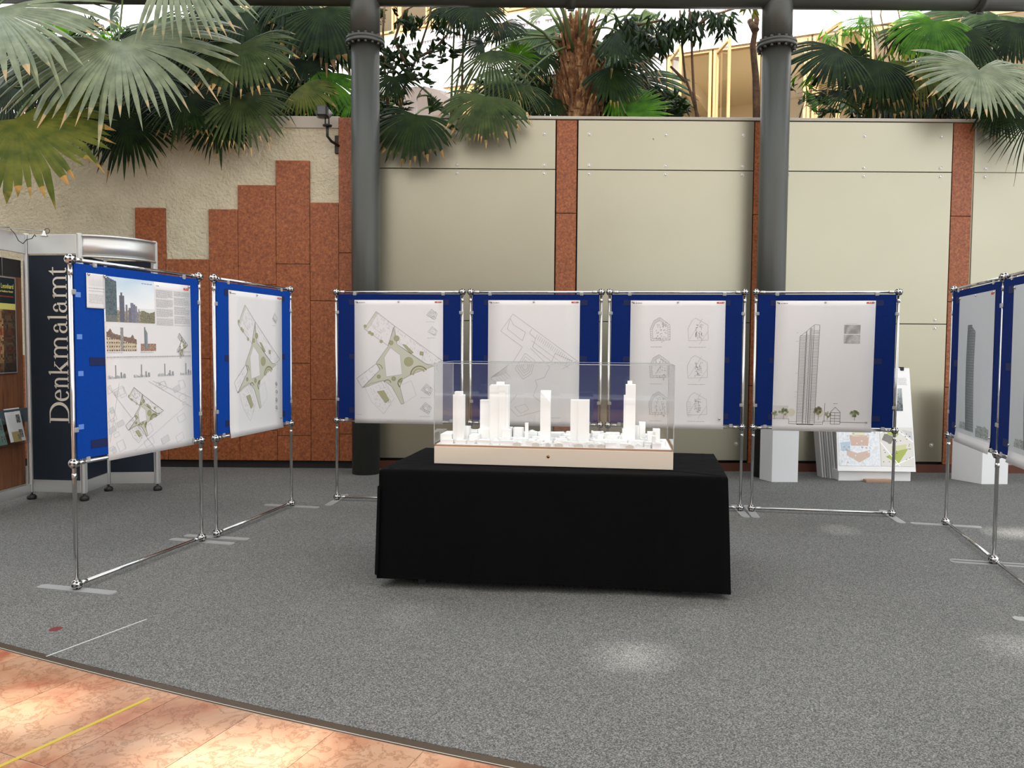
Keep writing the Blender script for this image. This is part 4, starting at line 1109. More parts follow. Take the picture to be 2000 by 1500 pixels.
P.text(.42, .97, .19, lin((150, 50, 36)), .012)
P.mb.build('poster_print', MAT['print'], ps, colors=True)
def txt(body, size, O_, ux, uz, mt, parent, name):
    c = bpy.data.curves.new(name, 'FONT'); c.body = body; c.size = size; c.extrude = .0004; c.align_x = 'RIGHT'
    o = bpy.data.objects.new('tmp', c); col.objects.link(o)
    dg = bpy.context.evaluated_depsgraph_get(); me = bpy.data.meshes.new_from_object(o.evaluated_get(dg)); bpy.data.objects.remove(o)
    ux = Vector(ux).normalized(); uz = Vector(uz).normalized(); un = ux.cross(uz)
    Mx = Matrix((ux*.72, uz, un)).transposed().to_4x4(); Mx.translation = O_; me.transform(Mx); me.materials.clear(); me.materials.append(mt)
    ob = bpy.data.objects.new(name, me); col.objects.link(ob); ob.parent = parent; return ob
MY = mat('yellow_ink', lin((226, 214, 110)), .6); MR = mat('red_ink', lin((150, 50, 36)), .6)
# heading runs towards the far edge of the poster
txt('St. Leonhard', .062, Vector(side(.165, 1.965, -.0165)), -dW, (0, 0, 1), MY, ps, 'heading')
txt('in der Frankfurter Altstadt', .026, Vector(side(.175, 1.93, -.0165)), -dW, (0, 0, 1), MY, ps, 'subheading')
for u in (.3, .76):
    s = MB(); s.cyl(side(u, 2.07, -.025), side(u, 2.30, -.025), .0015, 6); s.build('hanging_wire', MAT['steel'], ps)
# leaflet rack
rk = empty('leaflet_rack', side(.3, .75, 0), 0, label='clear leaflet holder on the booth side, filled with brochures', category='leaflet holder')
rr = Vector(side(.3, .75, 0))
def rbox(nm, mt, u0, u1, z0, z1, o0, o1, tilt=0, par=None):
    s = MB(); c = [side(u0, z0, o0), side(u1, z0, o0), side(u1, z0, o1), side(u0, z0, o1)]
    V = [Vector(p)-rr for p in c]; V += [a+Vector((0, 0, z1-z0))-nW*tilt for a in V]
    s.v += [tuple(a) for a in V]; [s.face(f_) for f_ in [(0, 3, 2, 1), (4, 5, 6, 7), (0, 1, 5, 4), (1, 2, 6, 5), (2, 3, 7, 6), (3, 0, 4, 7)]]
    return s.build(nm, MAT[mt] if isinstance(mt, str) else mt, par or rk)
rbox('back_strip', mat('slate', lin((70, 86, 92)), .3), .02, .95, .74, .87, -.02, -.01)
for u in (.10, .36, .62): rbox('pocket', 'acrylic', u, u+.22, .55, .81, .02, .07, .07)
def leaflet(nm, cc, u0, u1, z0, z1, o0, label):
    mt = mat('leaflet_paper', lin(cc), .4)
    s = MB(); c = [side(u0, z0, o0), side(u1, z0, o0), side(u1, z0, o0+.004), side(u0, z0, o0+.004)]
    V = [Vector(p) for p in c]; V += [a+Vector((0, 0, z1-z0))-nW*.06 for a in V]
    s.v += [tuple(a) for a in V]; [s.face(f_) for f_ in [(0, 3, 2, 1), (4, 5, 6, 7), (0, 1, 5, 4), (1, 2, 6, 5), (2, 3, 7, 6), (3, 0, 4, 7)]]
    o = s.build(nm, mt, label=label, category='leaflet', group='leaflets in the holder')
    def sf(u, vv, e): p = Vector(side(u0+(u1-u0)*u, z0+(z1-z0)*(1-vv), o0+.004+e))-nW*.06*(1-vv); return tuple(p)
    P = Print(u1-u0, z1-z0, sf, .0008)
    P.img(.1, .2, .35, .45, lambda a, b_: lin((60+90*hsh(int(a*6), int(b_*6)),)*3), 6, 6); P.img(.1, .65, .35, .9, lambda a, b_: lin((60+90*hsh(int(a*6), int(b_*6), 2),)*3), 6, 6)
    for i in range(3): P.text(.4, .9, .1+.05*i, LITE, .003)
    P.build(o)
leaflet('leaflet', (216, 216, 214), .13, .34, .58, .88, .040, 'white leaflet with two small photos, in the right pocket of the holder')
leaflet('leaflet', (160, 146, 92), .20, .30, .58, .76, .052, 'narrow ochre leaflet in front of the white one in the holder')
leaflet('leaflet', (96, 130, 116), .39, .56, .57, .81, .044, 'greenish leaflet in the left pocket of the holder')

# serif lettering 'Denkmalamt' as one flat cut-out part per letter
def rib(s, pts, ws):
    """ribbon along pts with widths ws, in letter space"""
    L = []; Rr = []
    for i, p in enumerate(pts):
        a = pts[max(i-1, 0)]; b_ = pts[min(i+1, len(pts)-1)]; dx, dy = b_[0]-a[0], b_[1]-a[1]; l_ = math.hypot(dx, dy) or 1
        nx, ny = -dy/l_*ws[i]/2, dx/l_*ws[i]/2; L.append((p[0]+nx, p[1]+ny)); Rr.append((p[0]-nx, p[1]-ny))
    for i in range(len(pts)-1): s.append([L[i], L[i+1], Rr[i+1], Rr[i]])
def arc(s, cx_, cy_, rx, ry, a0, a1, wthin, wthick, n=18, thick_at=0, shift=0):
    pts = []; ws = []
    for i in range(n+1):
        a = a0+(a1-a0)*i/n; pts.append((cx_+rx*math.cos(R(a)), cy_+ry*math.sin(R(a))))
        ws.append(wthin+(wthick-wthin)*abs(math.cos(R(a-thick_at))))
    rib(s, pts, ws)
def rc(s, x0, y0, x1, y1): s.append([(x0, y0), (x1, y0), (x1, y1), (x0, y1)])
ST, TH, XH, CH = 4.2, 1.5, 30, 42
def stem(s, x, y0, y1, foot=True, flag=True):
    rc(s, x, y0, x+ST, y1)
    if foot: rc(s, x-3, 0, x+ST+3, 1.3)
    if flag: s.append([(x-3.5, y1-3.2), (x+ST*.6, y1-4.5), (x+ST, y1), (x+ST-1, y1+.6)])
def glyph(ch):
    s = []
    if ch == 'D':
        rc(s, 4, 0, 9.2, CH); rc(s, 0, 0, 14, 1.4); rc(s, 0, CH-1.4, 14, CH)
        arc(s, 17, CH/2, 21, CH/2-1, -90, 90, 1.8, 6); rc(s, 8, 0, 18, 2); rc(s, 8, CH-2, 18, CH)
    elif ch == 'e':
        arc(s, 11, 14.6, 9, 14.2, 12, 318, 1.5, 5.2, 26); rc(s, 3, 16.5, 20.4, 18.3)
    elif ch in 'nm':
        stem(s, 3, 0, XH)
        k = 1 if ch == 'n' else 2; step = 17 if ch == 'm' else 13.5
        for i in range(k):
            x = 3+ST+i*step
            arc(s, x+step/2-1.6, 19, step/2-.4, 9.4, 0, 155, 2.0, 4.4, 14); rc(s, x+step-ST, 0, x+step, 20); rc(s, x+step-ST-3, 0, x+step+3, 1.3)
    elif ch == 'k':
        stem(s, 3, 0, CH)
        rib(s, [(6, 13), (21, 28.8)], [1.8, 1.8]); rib(s, [(11, 17.5), (24, 1)], [4.8, 4.8]); rc(s, 16, XH-1.6, 26, XH-.3); rc(s, 17, 0, 29, 1.3)
    elif ch == 'a':
        arc(s, 9.5, 19, 7, 9.6, 25, 165, 1.8, 4, 14); s.append([(1.5, 19.5), (6, 19.5), (6, 24), (2.4, 24)])
        rc(s, 14.6, 4, 18.8, 21); arc(s, 9.4, 8.6, 7.4, 7.6, 60, 300, 1.7, 4.6, 20); rib(s, [(11, 15.2), (15, 17.4)], [1.8, 1.8])
        rib(s, [(12, 2), (15.6, 5.5)], [1.8, 2]); rib(s, [(16.8, 4.5), (18.6, 1.4), (22.5, 1.6)], [4, 2.2, 1.4])
    elif ch == 'l': stem(s, 3, 0, CH)
    elif ch == 't':
        rc(s, 5, 5, 9.2, XH); s.append([(0, XH-2), (5, XH-2), (9.2, XH-2), (9.2, XH+7.5), (7.8, XH+7.5), (4, XH+1)]); rc(s, 5, XH-2, 16, XH)
        arc(s, 11.2, 6, 4.2, 5, 180, 315, 1.6, 4, 10)
    return s
letters = empty('booth_lettering', (-4.2, 7.5, 0), 0, label='large pale serif word Denkmalamt running upward on the navy booth panel', category='lettering')
d01 = (BP[1]-BP[0]).normalized(); n01 = Vector((d01.y, -d01.x, 0))
adv = {'D': 0, 'e': 43.5, 'n': 67.5, 'k': 94, 'm': 125, 'a': 175.5, 'l': 201, 'a2': 215.5, 'm2': 243, 't': 287}
px_m = 1.455/304
base_off = (at(133.5, 700, 7.32)-BP[0]).dot(d01); z_start = at(110, 826, 7.33).z
for ch, ad in adv.items():
    s = MB()
    for q in glyph(ch[0]):
        P3 = []
        for (x, y) in q:
            p = BP[0]+d01*(base_off-y*px_m*.97)+n01*.0085+Vector((0, 0, z_start+(ad+x)*px_m))-O; P3.append(tuple(p))
        b0 = len(s.v); s.v += P3+[tuple(Vector(p)+n01*.002) for p in P3]; n = len(P3)
        s.face([b0+n+i for i in range(n)]); s.face([b0+i for i in range(n)][::-1])
        for i in range(n): s.face([b0+i, b0+(i+1) % n, b0+n+(i+1) % n, b0+n+i])
    s.build('letter', MAT['lettering'], letters)
# small spotlight on an arm above the booth
sp = empty('booth_spotlight', (-4.3, 7.35, 2.49), 0, label='small chrome spotlight on a thin arm above the booth panels', category='spotlight')
so = Vector((-4.3, 7.35, 2.49)); hp = at(92, 452, 7.2); l0 = at(-20, 443, 7.1)
s = MB(); s.cyl(l0-so, hp-so, .004, 8); s.build('arm', MAT['steel'], sp)
s = MB(); ring = [hp-so+Vector((.022*math.cos(a), 0, .022*math.sin(a)+.005)) for a in [i*math.pi/8 for i in range(17)]]; s.tube(ring, .003, 6); s.build('bracket', MAT['black'], sp)
s = MB(); lp = hp-so+Vector((-.02, -.01, -.03)); s.lathe([(.0001, .035), (.012, .034), (.014, .012), (.030, -.012), (.031, -.018), (.02, -.016), (.0001, -.012)], lp, 16); s.build('lamp_head', MAT['chrome'], sp)
s = MB(); pts = [at(x, y, 7.15)-so for x, y in [(-5, 444), (18, 444), (30, 458), (36, 470), (45, 476), (52, 468), (62, 466), (68, 458), (70, 462)]]; s.tube(pts, .004, 6); s.build('cable', MAT['black'], sp)

# ------------------------------------------------------------------ floodlight on the stucco wall
fc = at(640, 222, 9.15)
fd = empty('wall_floodlight', fc, 0, label='black floodlight on a bracket at the top of the stucco wall', category='floodlight')
s = MB(); s.box(-.10, -.13, -.055, .02, .02, .06, bev=.01); s.build('lamp_housing', MAT['black'], fd)
s = MB(); s.lathe([(.0001, -.13), (.05, -.12), (.062, -.06), (.05, .02), (.0001, .06)], (0, 0, .0), 14, 'X'); s.build('rear_shell', MAT['steel'], fd)
s = MB(); s.box(-.085, -.134, -.04, .005, -.129, .045); s.build('lens', MAT['pane'], fd)
s = MB(); s.cyl((-.02, -.03, -.05), (-.02, -.03, -.13), .008, 8); s.cyl((.02, -.03, -.05), (.02, -.03, -.13), .008, 8); s.lathe([(.0001, -.155), (.05, -.15), (.055, -.135), (.03, -.125), (.0001, -.12)], (0, -.02, 0), 16); s.tube([(0, -.02, -.14), (0, -.02, -.26), (.03, .05, -.30), (.09, .17, -.32)], .016, 8); s.build('bracket', MAT['black'], fd)
s = MB(); s.box(.04, .17, -.41, .145, .205, -.20, bev=.006); s.build('wall_plate', MAT['black'], fd)

# ------------------------------------------------------------------ small marks on the floor
s = MB(); c = atz(109, 1229); n = 20; s.prism([(c.x+.03*math.cos(2*math.pi*i/n), c.y+.036*math.sin(2*math.pi*i/n)) for i in range(n)], 0, .002)
s.build('floor_dot', MAT['red_tape'], label='small dark red dot on the grey carpet at lower left', category='floor marker')
def tape(p, q, wd, mt, name, lab, z=.0015):
    a, b_ = p.to_2d().to_3d(), q.to_2d().to_3d(); d = (b_-a).normalized(); n_ = Vector((-d.y, d.x, 0))*wd/2
    s = MB(); s.prism([tuple((x).to_2d()) for x in (a-n_, b_-n_, b_+n_, a+n_)], .0, z+.0012)
    s.build(name, mt, label=lab, category='floor tape')
tape(atz(90, 1283), atz(286, 1210), .008, MAT['white_tape'], 'floor_tape', 'thin white line taped on the carpet at lower left')
tape(atz(-60, 1525), atz(292, 1364), .018, MAT['yellow_tape'], 'floor_tape', 'yellow tape line on the pink stone floor', .002)

# ------------------------------------------------------------------ building across the atrium
FO = Vector((4, 16, 0)); fe = Vector((.912, -.411, 0)).normalized(); fn = Vector((fe.y, -fe.x, 0))  # fn towards the viewer
if fn.y > 0: fn = -fn
bl = empty('atrium_building', FO, math.atan2(fe.y, fe.x), label='white building across the atrium with pine framed windows', category='building')
# local: x along facade, -y towards the viewer
def fbox(nm, mt, x0, x1, z0, z1, y0, y1, par=None, bev=0):
    s = MB(); s.box(x0, y0, z0, x1, y1, z1, bev=bev); return s.build(nm, MAT[mt], par or bl)
ZW1, ZB1, ZW2 = 7.42, 8.81, 10.7
X0, X1 = -24, 11
for z0, z1 in ((0, 2.9), (4.2, 5.55), (ZW1, ZB1), (ZW2, 12.1), (13.6, 14.4)):
    fbox('fascia', 'facade', X0, X1, z1-.25, z1, -.05, .2); fbox('fascia', 'facade', X0, X1, z0, z0+.28, -.06, .2)
    fbox('parapet', 'ribbed', X0, X1, z0+.28, z1-.25, 0, .1)
    s = MB(); n = 0; x = X0
    while x < X1: s.box(x, -.02, z0+.28, x+.03, 0, z1-.25); x += .07
    o = s.build('ribs', MAT['ribbed'], bl); o['kind'] = 'stuff'
    x = X0
    while x < X1: fbox('pilaster', 'facade', x, x+.12, z0+.2, z1-.2, -.045, .0); x += 1.84
# blank wall between the window groups
fbox('blank_wall', 'facade', -4.6, -.98, 5.55, ZW1, .0, .2); fbox('blank_wall', 'facade', -2.6, X1, ZB1, ZW2, 0, .2); fbox('blank_wall', 'facade', X0, -13, 5.55, ZW2, 0, .2)
# rooms behind
fbox('room_ceiling', 'cream', X0, X1, ZW1-.02, ZW1+.02, .2, 4); fbox('room_wall', 'cream', X0, X1, 4.2, ZW1, 3.9, 4.0); fbox('room_floor', 'cream', X0, X1, 5.2, 5.3, .2, 4)
fbox('room_ceiling', 'cream', X0, X1, ZW2-.02, ZW2+.02, .2, 4); fbox('room_wall', 'cream', X0, X1, ZB1, ZW2, 3.9, 4.0); fbox('room_floor', 'cream', X0, X1, ZB1-.1, ZB1, .2, 4)
for x in (-.9, 2.8, 6.5): fbox('room_beam', 'cream', x, x+.2, ZW1-.35, ZW1-.02, .2, 4)
def window(x, z0, z1, w_, opened):
    fr = empty('window', (x, 0, 0)); fr.parent = bl; e = .06
    s = MB(); s.box(0, -.03, z0, e, .09, z1, bev=.004); s.box(w_-e, -.03, z0, w_, .09, z1, bev=.004); s.box(e, -.03, z1-e, w_-e, .09, z1, bev=.004); s.box(e, -.03, z0, w_-e, .09, z0+e, bev=.004)
    s.build('window_frame', MAT['pine'], fr)
    Mx = Matrix.Translation((e+.01, -.03, 0)) @ Matrix.Rotation(-R(opened), 4, 'Z'); ww = w_-2*e-.02; g = .055
    s = MB(); a, b_ = z0+e+.01, z1-e-.01
    s.box(0, -.025, a, g, .025, b_, Mx, bev=.004); s.box(ww-g, -.025, a, ww, .025, b_, Mx, bev=.004); s.box(g, -.025, b_-g, ww-g, .025, b_, Mx); s.box(g, -.025, a, ww-g, .025, a+g, Mx)
    s.build('sash', MAT['pine'], fr)
    s = MB(); s.poly([Mx @ Vector(p) for p in ((g, 0, a+g), (ww-g, 0, a+g), (ww-g, 0, b_-g), (g, 0, b_-g))]); s.build('window_pane', MAT['pane'], fr)
for i in range(12): window(-.95+i*.93, 5.55, ZW1, .90, {0: 62, 1: 62, 2: 0, 3: 55}.get(i, 0))
for i in range(9): window(-13+i*.93, 5.55, ZW1, .90, 0)
for i in range(11): window(-13+i*.93, ZB1, ZW2, .90, 0)
# white parasol far behind, left of centre
pc = at(812, 150, 13.8)
um = empty('white_parasol', (pc.x, pc.y, 3.0), 0, label='white parasol seen through the leaves right of the left column', category='parasol')
s = MB(); n = 8; s.v.append((0, 0, pc.z-3.0)); 
for i in range(n): a = 2*math.pi*i/n+.3; s.v.append((.85*math.cos(a), .85*math.sin(a), pc.z-3.0-.42))
for i in range(n): s.face([0, 1+i, 1+(i+1) % n])
c_ = s.build('canopy', MAT['bright_paper'], um); so_ = c_.modifiers.new('s', 'SOLIDIFY'); so_.thickness = .01
s = MB(); s.cyl((0, 0, 0), (0, 0, pc.z-3.0), .025, 10); s.build('pole', MAT['facade'], um)

# ------------------------------------------------------------------ plants
def frond(parent, hub, tip, span=200, st=1, seed=0, up=None, droop=.4, split=.58, nseg=None, wmul=1.0, side_len=1.0):
    rg = random.Random(seed*13+5)
    A = tip-hub; Rr = A.length; A = A/Rr
    up = up or Vector((0, -.75, .65))
    Nn = (up-A*up.dot(A)).normalized(); B = Nn.cross(A).normalized()
    n = nseg or max(14, int(span/6.2)); half = R(span)/n/2*wmul
    s = MB(); s.smooth = False; steps = [0, .25, .5, .64, .76, .88, 1.0]
    for i in range(n):
        ph = R(span)*((i+.5)/n-.5)
        L = Rr*(side_len+(1-side_len)*math.cos(ph))*(.92+.12*rg.random())
        if abs(ph) > 2.3: L *= .8
        spl = split*(.85+.35*rg.random())
        bend = rg.uniform(.6, 1.5)*droop; sw = rg.uniform(-.05, .05)
        broken = rg.random() < .10; tipk = rg.uniform(.90, 1.06)
        rows = []
        for s_ in steps:
            d = s_*L; a = ph+sw*max(0, s_-spl)
            D = A*math.cos(a)+B*math.sin(a); T = -A*math.sin(a)+B*math.cos(a)
            wv = d*math.tan(half)*1.02 if s_ < spl else spl*L*math.tan(half)*(1+.35*min(1, (s_-spl)/(1-spl)*2))*max(0, 1-((s_-spl)/(1-spl))**2.0)
            if s_ == 1.0: wv = .0012
            dr = bend*Rr*max(0, s_-.3)**2*1.3
            if broken and s_ > .75: dr += (s_-.75)*Rr*.8
            c = hub+D*d*(1-.12*s_*s_*droop)+Nn*(-.16*d*s_*(1-math.cos(ph))*.5)+Vector((0, 0, -dr))
            pl_ = wv*.30
            rows.append((c+T*wv-Nn*pl_*.0, c+Nn*pl_, c-T*wv, s_))
        b0 = len(s.v)
        for a_, m_, c_, _ in rows: s.v += [tuple(a_), tuple(m_), tuple(c_)]
        for j in range(len(rows)-1):
            vv = (rows[j][3]+rows[j+1][3])/2; s.cur = (min(1.1, vv*tipk), 0, 0)
            s.face([b0+3*j, b0+3*j+1, b0+3*j+4, b0+3*j+3]); s.face([b0+3*j+1, b0+3*j+2, b0+3*j+5, b0+3*j+4])
    o = s.build('frond', LEAF[st], parent, colors=True)
    return o
def petiole(parent, hub, base, sag=.25, r_=.011):
    s = MB(); m_ = (hub+base)/2+Vector((0, 0, sag)); pts = []
    for i in range(9):
        t_ = i/8; pts.append(base*(1-t_)**2+m_*2*t_*(1-t_)+hub*t_*t_)
    s.tube(pts, [r_*(1.5-.6*i/8) for i in range(9)], 6, cap=False); s.build('petiole', MAT['petiole'], parent)

def palm(label, crown, fr, group='fan palms in the planter'):
    root = empty('fan_palm', (0, 0, 0), 0, label=label, category='palm', group=group)
    for i, f_ in enumerate(fr):
        (hx, hy, hd), (tx, ty, td), span, st = f_[:4]; kw = f_[4] if len(f_) > 4 else {}
        pet = kw.pop('pet', True) if kw else True
        kw = dict(kw)
        h = at(hx, hy, hd); tp = at(tx, ty, td)
        fo = frond(root, h, tp, span, st, seed=int(hx*3+hy), **kw)
        if pet is not False:
            base = crown if pet is True else at(*pet)
            petiole(fo, h, base)
    return root

# --- left palm: crown above and behind the frame's top left corner
L1 = [
 ((232, 80, 8.7), (243, 205, 8.15), 235, 0, dict(droop=.34, split=.55, nseg=40, side_len=1.35)),
 ((-12, 18, 8.5), (120, 105, 8.1), 150, 0, dict(droop=.28, split=.6, nseg=26, side_len=1.15)),
 ((335, -85, 8.7), (402, 62, 8.3), 80, 0, dict(droop=.18, split=.5, nseg=16)),
 ((30, 232, 8.2), (100, 360, 7.9), 215, 3, dict(droop=.16, split=.62, nseg=30, pet=(118, 178, 8.6), side_len=1.05)),
]
palm('fan palm with the big pale fronds hanging over the stucco wall at upper left', at(262, -160, 9.6), L1)
L2 = [
 ((250, 235, 9.1), (258, 325, 8.9), 250, 1, dict(droop=.3, split=.5)),
 ((212, 205, 9.15), (200, 290, 9.0), 180, 1, dict(droop=.3)),
 ((366, 190, 9.05), (372, 262, 8.8), 250, 1, dict(droop=.25)),
 ((425, 232, 9.15), (424, 300, 9.0), 220, 1, dict(droop=.3)),
 ((300, 150, 9.4), (320, 200, 9.1), 240, 1, {}),
 ((155, 140, 9.5), (120, 200, 9.2), 240, 1, {}),
 ((70, 120, 9.6), (60, 190, 9.3), 240, 1, {}),
 ((20, 170, 9.3), (-40, 240, 9.2), 200, 1, {}),
 ((300, 45, 10.2), (340, 100, 10.0), 240, 1, {}), ((175, 60, 10.4), (150, 20, 10.3), 220, 1, {}),
 ((120, 60, 10.6), (90, 20, 10.3), 220, 2, {}), ((215, 40, 10.5), (235, -20, 10.3), 180, 1, {}),
]
palm('dark low fan palm at the top of the stucco wall, beneath the big pale fronds', at(230, 235, 10.6), L2)
L3 = [
 ((472, 86, 9.0), (490, 158, 8.7), 240, 4, dict(droop=.35, split=.62, side_len=1.15)),
 ((470, 188, 9.1), (525, 272, 8.95), 190, 4, dict(droop=.3, split=.45)),
 ((600, 118, 9.9), (625, 160, 9.7), 260, 1, dict(droop=.2)),
 ((632, 15, 9.9), (672, 110, 9.7), 200, 1, dict(droop=.25, split=.75)),
 ((588, 168, 9.6), (650, 205, 9.5), 170, 3, dict(droop=.2)),
 ((545, 25, 10.2), (600, 75, 10), 200, 2, {}),
 ((540, 196, 9.5), (505, 222, 9.4), 230, 1, {}),
 ((622, 140, 9.8), (668, 212, 9.6), 130, 2, dict(droop=.15)),
 ((400, 60, 9.9), (430, 130, 9.7), 240, 1, {}), ((480, 25, 9.9), (520, 90, 9.7), 240, 1, {}),
 ((420, 10, 10.0), (400, 60, 9.7), 220, 1, {}), ((560, -10, 10), (560, 50, 9.7), 220, 1, {}),
 ((530, 130, 9.9), (560, 200, 9.7), 220, 1, {}), ((660, 60, 10.1), (690, 130, 9.9), 220, 1, {}),
 ((440, 140, 9.6), (430, 200, 9.4), 220, 1, {}), ((690, 190, 9.8), (720, 215, 9.6), 200, 2, {}),
]
palm('fan palm with mixed fronds between the pale fronds and the left column', at(540, 240, 10.6), L3)
# --- low palm right of the left column
palm('low dark fan palm hanging over the grey panels beside the left column', at(880, 235, 10.0), [
 ((812, 224, 9.12), (778, 300, 8.95), 200, 1, dict(droop=.35, split=.7, nseg=34)),
 ((948, 188, 9.1), (918, 262, 8.9), 200, 4, dict(droop=.35, split=.62, nseg=36, side_len=1.1)),
 ((838, 222, 9.5), (858, 178, 9.4), 90, 1, dict(droop=.3)),
 ((770, 150, 9.7), (775, 190, 9.6), 230, 1, {}), ((815, 190, 9.9), (830, 160, 9.7), 100, 1, {}),
 ((930, 10, 9.7), (930, 62, 9.5), 230, 1, {}), ((980, 45, 9.9), (1000, 80, 9.7), 230, 1, {}), ((890, 12, 9.9), (870, 60, 9.7), 220, 1, {}),
])
# --- big trunk palm in the middle
tb0, tb1 = at(1130, 240, 10.2), at(1127, 70, 10.2)
mp_ = palm('stout palm with shaggy brown trunk rising behind the middle of the grey wall', at(1130, 90, 10.2), [
 ((958, 98, 9.5), (988, 190, 9.2), 150, 4, dict(droop=.35, split=.3)),
 ((945, 85, 9.7), (885, 80, 9.6), 170, 1, {}),
 ((1005, 118, 10.0), (1020, 62, 10.0), 210, 2, {}),
 ((1055, 108, 10.0), (1030, 145, 9.9), 240, 1, {}),
 ((1015, 165, 9.5), (1030, 220, 9.3), 150, 4, dict(droop=.3, split=.3)),
 ((1205, 62, 9.8), (1285, 110, 9.7), 190, 1, dict(droop=.12, split=.6)),
 ((1192, 130, 9.8), (1245, 190, 9.7), 200, 1, dict(droop=.25)),
 ((1222, 222, 9.7), (1318, 196, 9.6), 150, 2, dict(droop=.12, split=.55)),
 ((1205, 175, 9.9), (1265, 225, 9.8), 150, 2, dict(droop=.2)),
 ((1250, 30, 10.4), (1290, 60, 10.3), 220, 4, {}), ((1060, 30, 10.4), (1040, -10, 10.3), 180, 0, {}),
 ((1160, 25, 10.5), (1180, -30, 10.4), 160, 0, {}), ((1075, 190, 10), (1050, 225, 9.9), 200, 1, {}),
 ((1000, 210, 9.9), (985, 160, 9.8), 180, 1, {}), ((1185, 200, 10.2), (1180, 150, 10.2), 150, 1, {})])
s = MB(); h = tb1-tb0; prof = []
s.tube([tb0-Vector((0, 0, .3)), tb0, tb0+h*.35, tb0+h*.7, tb1, tb1+Vector((0, 0, .2))], [.28, .27, .27, .21, .13, .08], 20)
trk = s.build('trunk', MAT['fibre'], mp_)
rg = random.Random(5); s = MB()
for i in range(300):     # old leaf bases
    t_ = rg.random(); a = rg.random()*2*math.pi; r0 = .295-.13*t_*t_
    c = tb0+h*t_; d = Vector((math.cos(a), math.sin(a), 0)); p = c+d*r0*.95; L = rg.uniform(.14, .34); out = rg.uniform(.15, .8)
    tn = Vector((-math.sin(a), math.cos(a), 0))*rg.uniform(.025, .055); tipv = p+(Vector((0, 0, 1))+d*out).normalized()*L
    b0 = len(s.v); s.v += [tuple(p-tn), tuple(p+tn), tuple(p+d*.02), tuple(tipv+tn*.25), tuple(tipv-tn*.25)]
    for f_ in [(0, 2, 4), (2, 3, 4), (2, 1, 3), (0, 4, 3, 1)]: s.face([b0+k for k in f_])
o = s.build('leaf_bases', MAT['fibre'], trk); o['kind'] = 'stuff'
for i, (x, y) in enumerate([(1035, -20), (1062, -20), (1088, -20), (1110, -25), (1135, -25), (1160, -25), (1188, -20), (1215, -10), (1250, 5), (1275, 40), (1300, 70), (1010, 30), (1232, 110), (1148, -30), (1075, -30)]):
    s = MB(); b_ = tb0.lerp(tb1, .55+.3*rg.random())+Vector(((x-1130)/130*.12, -.12, 0)); e_ = at(x, y, 10.1-.2*(i % 3)); mid = (b_+e_)/2+Vector((0, 0, .08))
    s.tube([b_, mid, e_], [.028, .018, .013], 6); s.build('petiole', MAT['petiole'], mp_)
# --- right palms
palm('fan palm right of the right column, its fronds leaning left', at(1700, 240, 10.3), [
 ((1636, 94, 9.7), (1568, 150, 9.5), 170, 1, dict(droop=.3, split=.6)),
 ((1648, 178, 9.6), (1572, 212, 9.5), 90, 1, dict(droop=.2, split=.25)), ((1690, 150, 9.7), (1600, 205, 9.6), 80, 1, dict(droop=.2, split=.2)),
 ((1700, 35, 10.0), (1650, 60, 9.8), 120, 2, dict(droop=.4, split=.2)), ((1752, 160, 9.7), (1765, 218, 9.6), 200, 1, dict(split=.8)),
 ((1715, 118, 9.8), (1690, 190, 9.6), 190, 1, {}), ((1670, 120, 10.2), (1660, 60, 10.1), 200, 1, {}), ((1655, 200, 9.9), (1690, 170, 9.8), 160, 4, {}),
 ((1600, 200, 10), (1570, 180, 9.9), 120, 2, {}), ((1720, 210, 9.8), (1700, 170, 9.8), 200, 1, {})])
palm('fan palm with the broad glossy frond at the far right of the planter', at(1900, 240, 10.3), [
 ((1912, 136, 9.1), (1905, 205, 8.75), 300, 0, dict(droop=.28, split=.6, nseg=44, side_len=1.25)),
 ((1825, 42, 9.9), (1790, 105, 9.7), 240, 2, dict(split=.7)), ((1888, 62, 9.8), (1890, 135, 9.6), 250, 1, dict(split=.7)),
 ((1795, 128, 9.8), (1800, 190, 9.6), 220, 3, {}), ((2012, 232, 9.05), (1978, 318, 8.95), 150, 1, dict(droop=.3, split=.25)),
 ((1955, 205, 9.2), (1945, 262, 9.1), 220, 1, {}), ((1990, 45, 9.8), (1992, 120, 9.6), 200, 1, {}), ((1850, 180, 9.9), (1860, 225, 9.8), 220, 1, {}),
 ((1950, 30, 10.2), (1930, 80, 10.0), 220, 1, {}), ((1770, 60, 10.1), (1760, 110, 10.0), 220, 1, {}), ((1985, 190, 9.6), (2010, 240, 9.5), 200, 1, {}), ((1830, 215, 9.8), (1810, 180, 9.8), 200, 1, {})])

rf_ = random.Random(31)
def filler(label, crown, spots, st=1):
    palm(label, crown, [((x, y, 10.5+.5*rf_.random()), (x+rf_.uniform(-50, 50), y+rf_.uniform(40, 85), 10.3), 240, st, dict(droop=.3)) for x, y in spots])
filler('dark dense fan palm deepest in the planter above the left end of the stucco wall', at(120, 240, 11.2), [(40, 60), (110, 110), (20, 130), (170, 150), (90, 160), (230, 140), (270, 90), (310, 110), (250, 180)])
filler('dark dense fan palm deepest in the planter behind the mixed fronds by the left column', at(480, 240, 11.2), [(350, 130), (400, 90), (450, 150), (390, 170), (500, 180), (350, 40), (430, 30), (500, 20), (580, 60), (640, 190), (560, 210), (470, 215)])
filler('dark dense fan palm deepest in the planter right of the shaggy trunk', at(1200, 240, 11.0), [(1190, 90), (1230, 150), (1200, 190), (1060, 60), (1050, 150), (990, 150)])
filler('dark dense fan palm deepest in the planter at the far right', at(1850, 240, 11.0), [(1780, 180), (1850, 110), (1900, 170), (1960, 130), (1840, 190), (1930, 30), (1730, 190)])

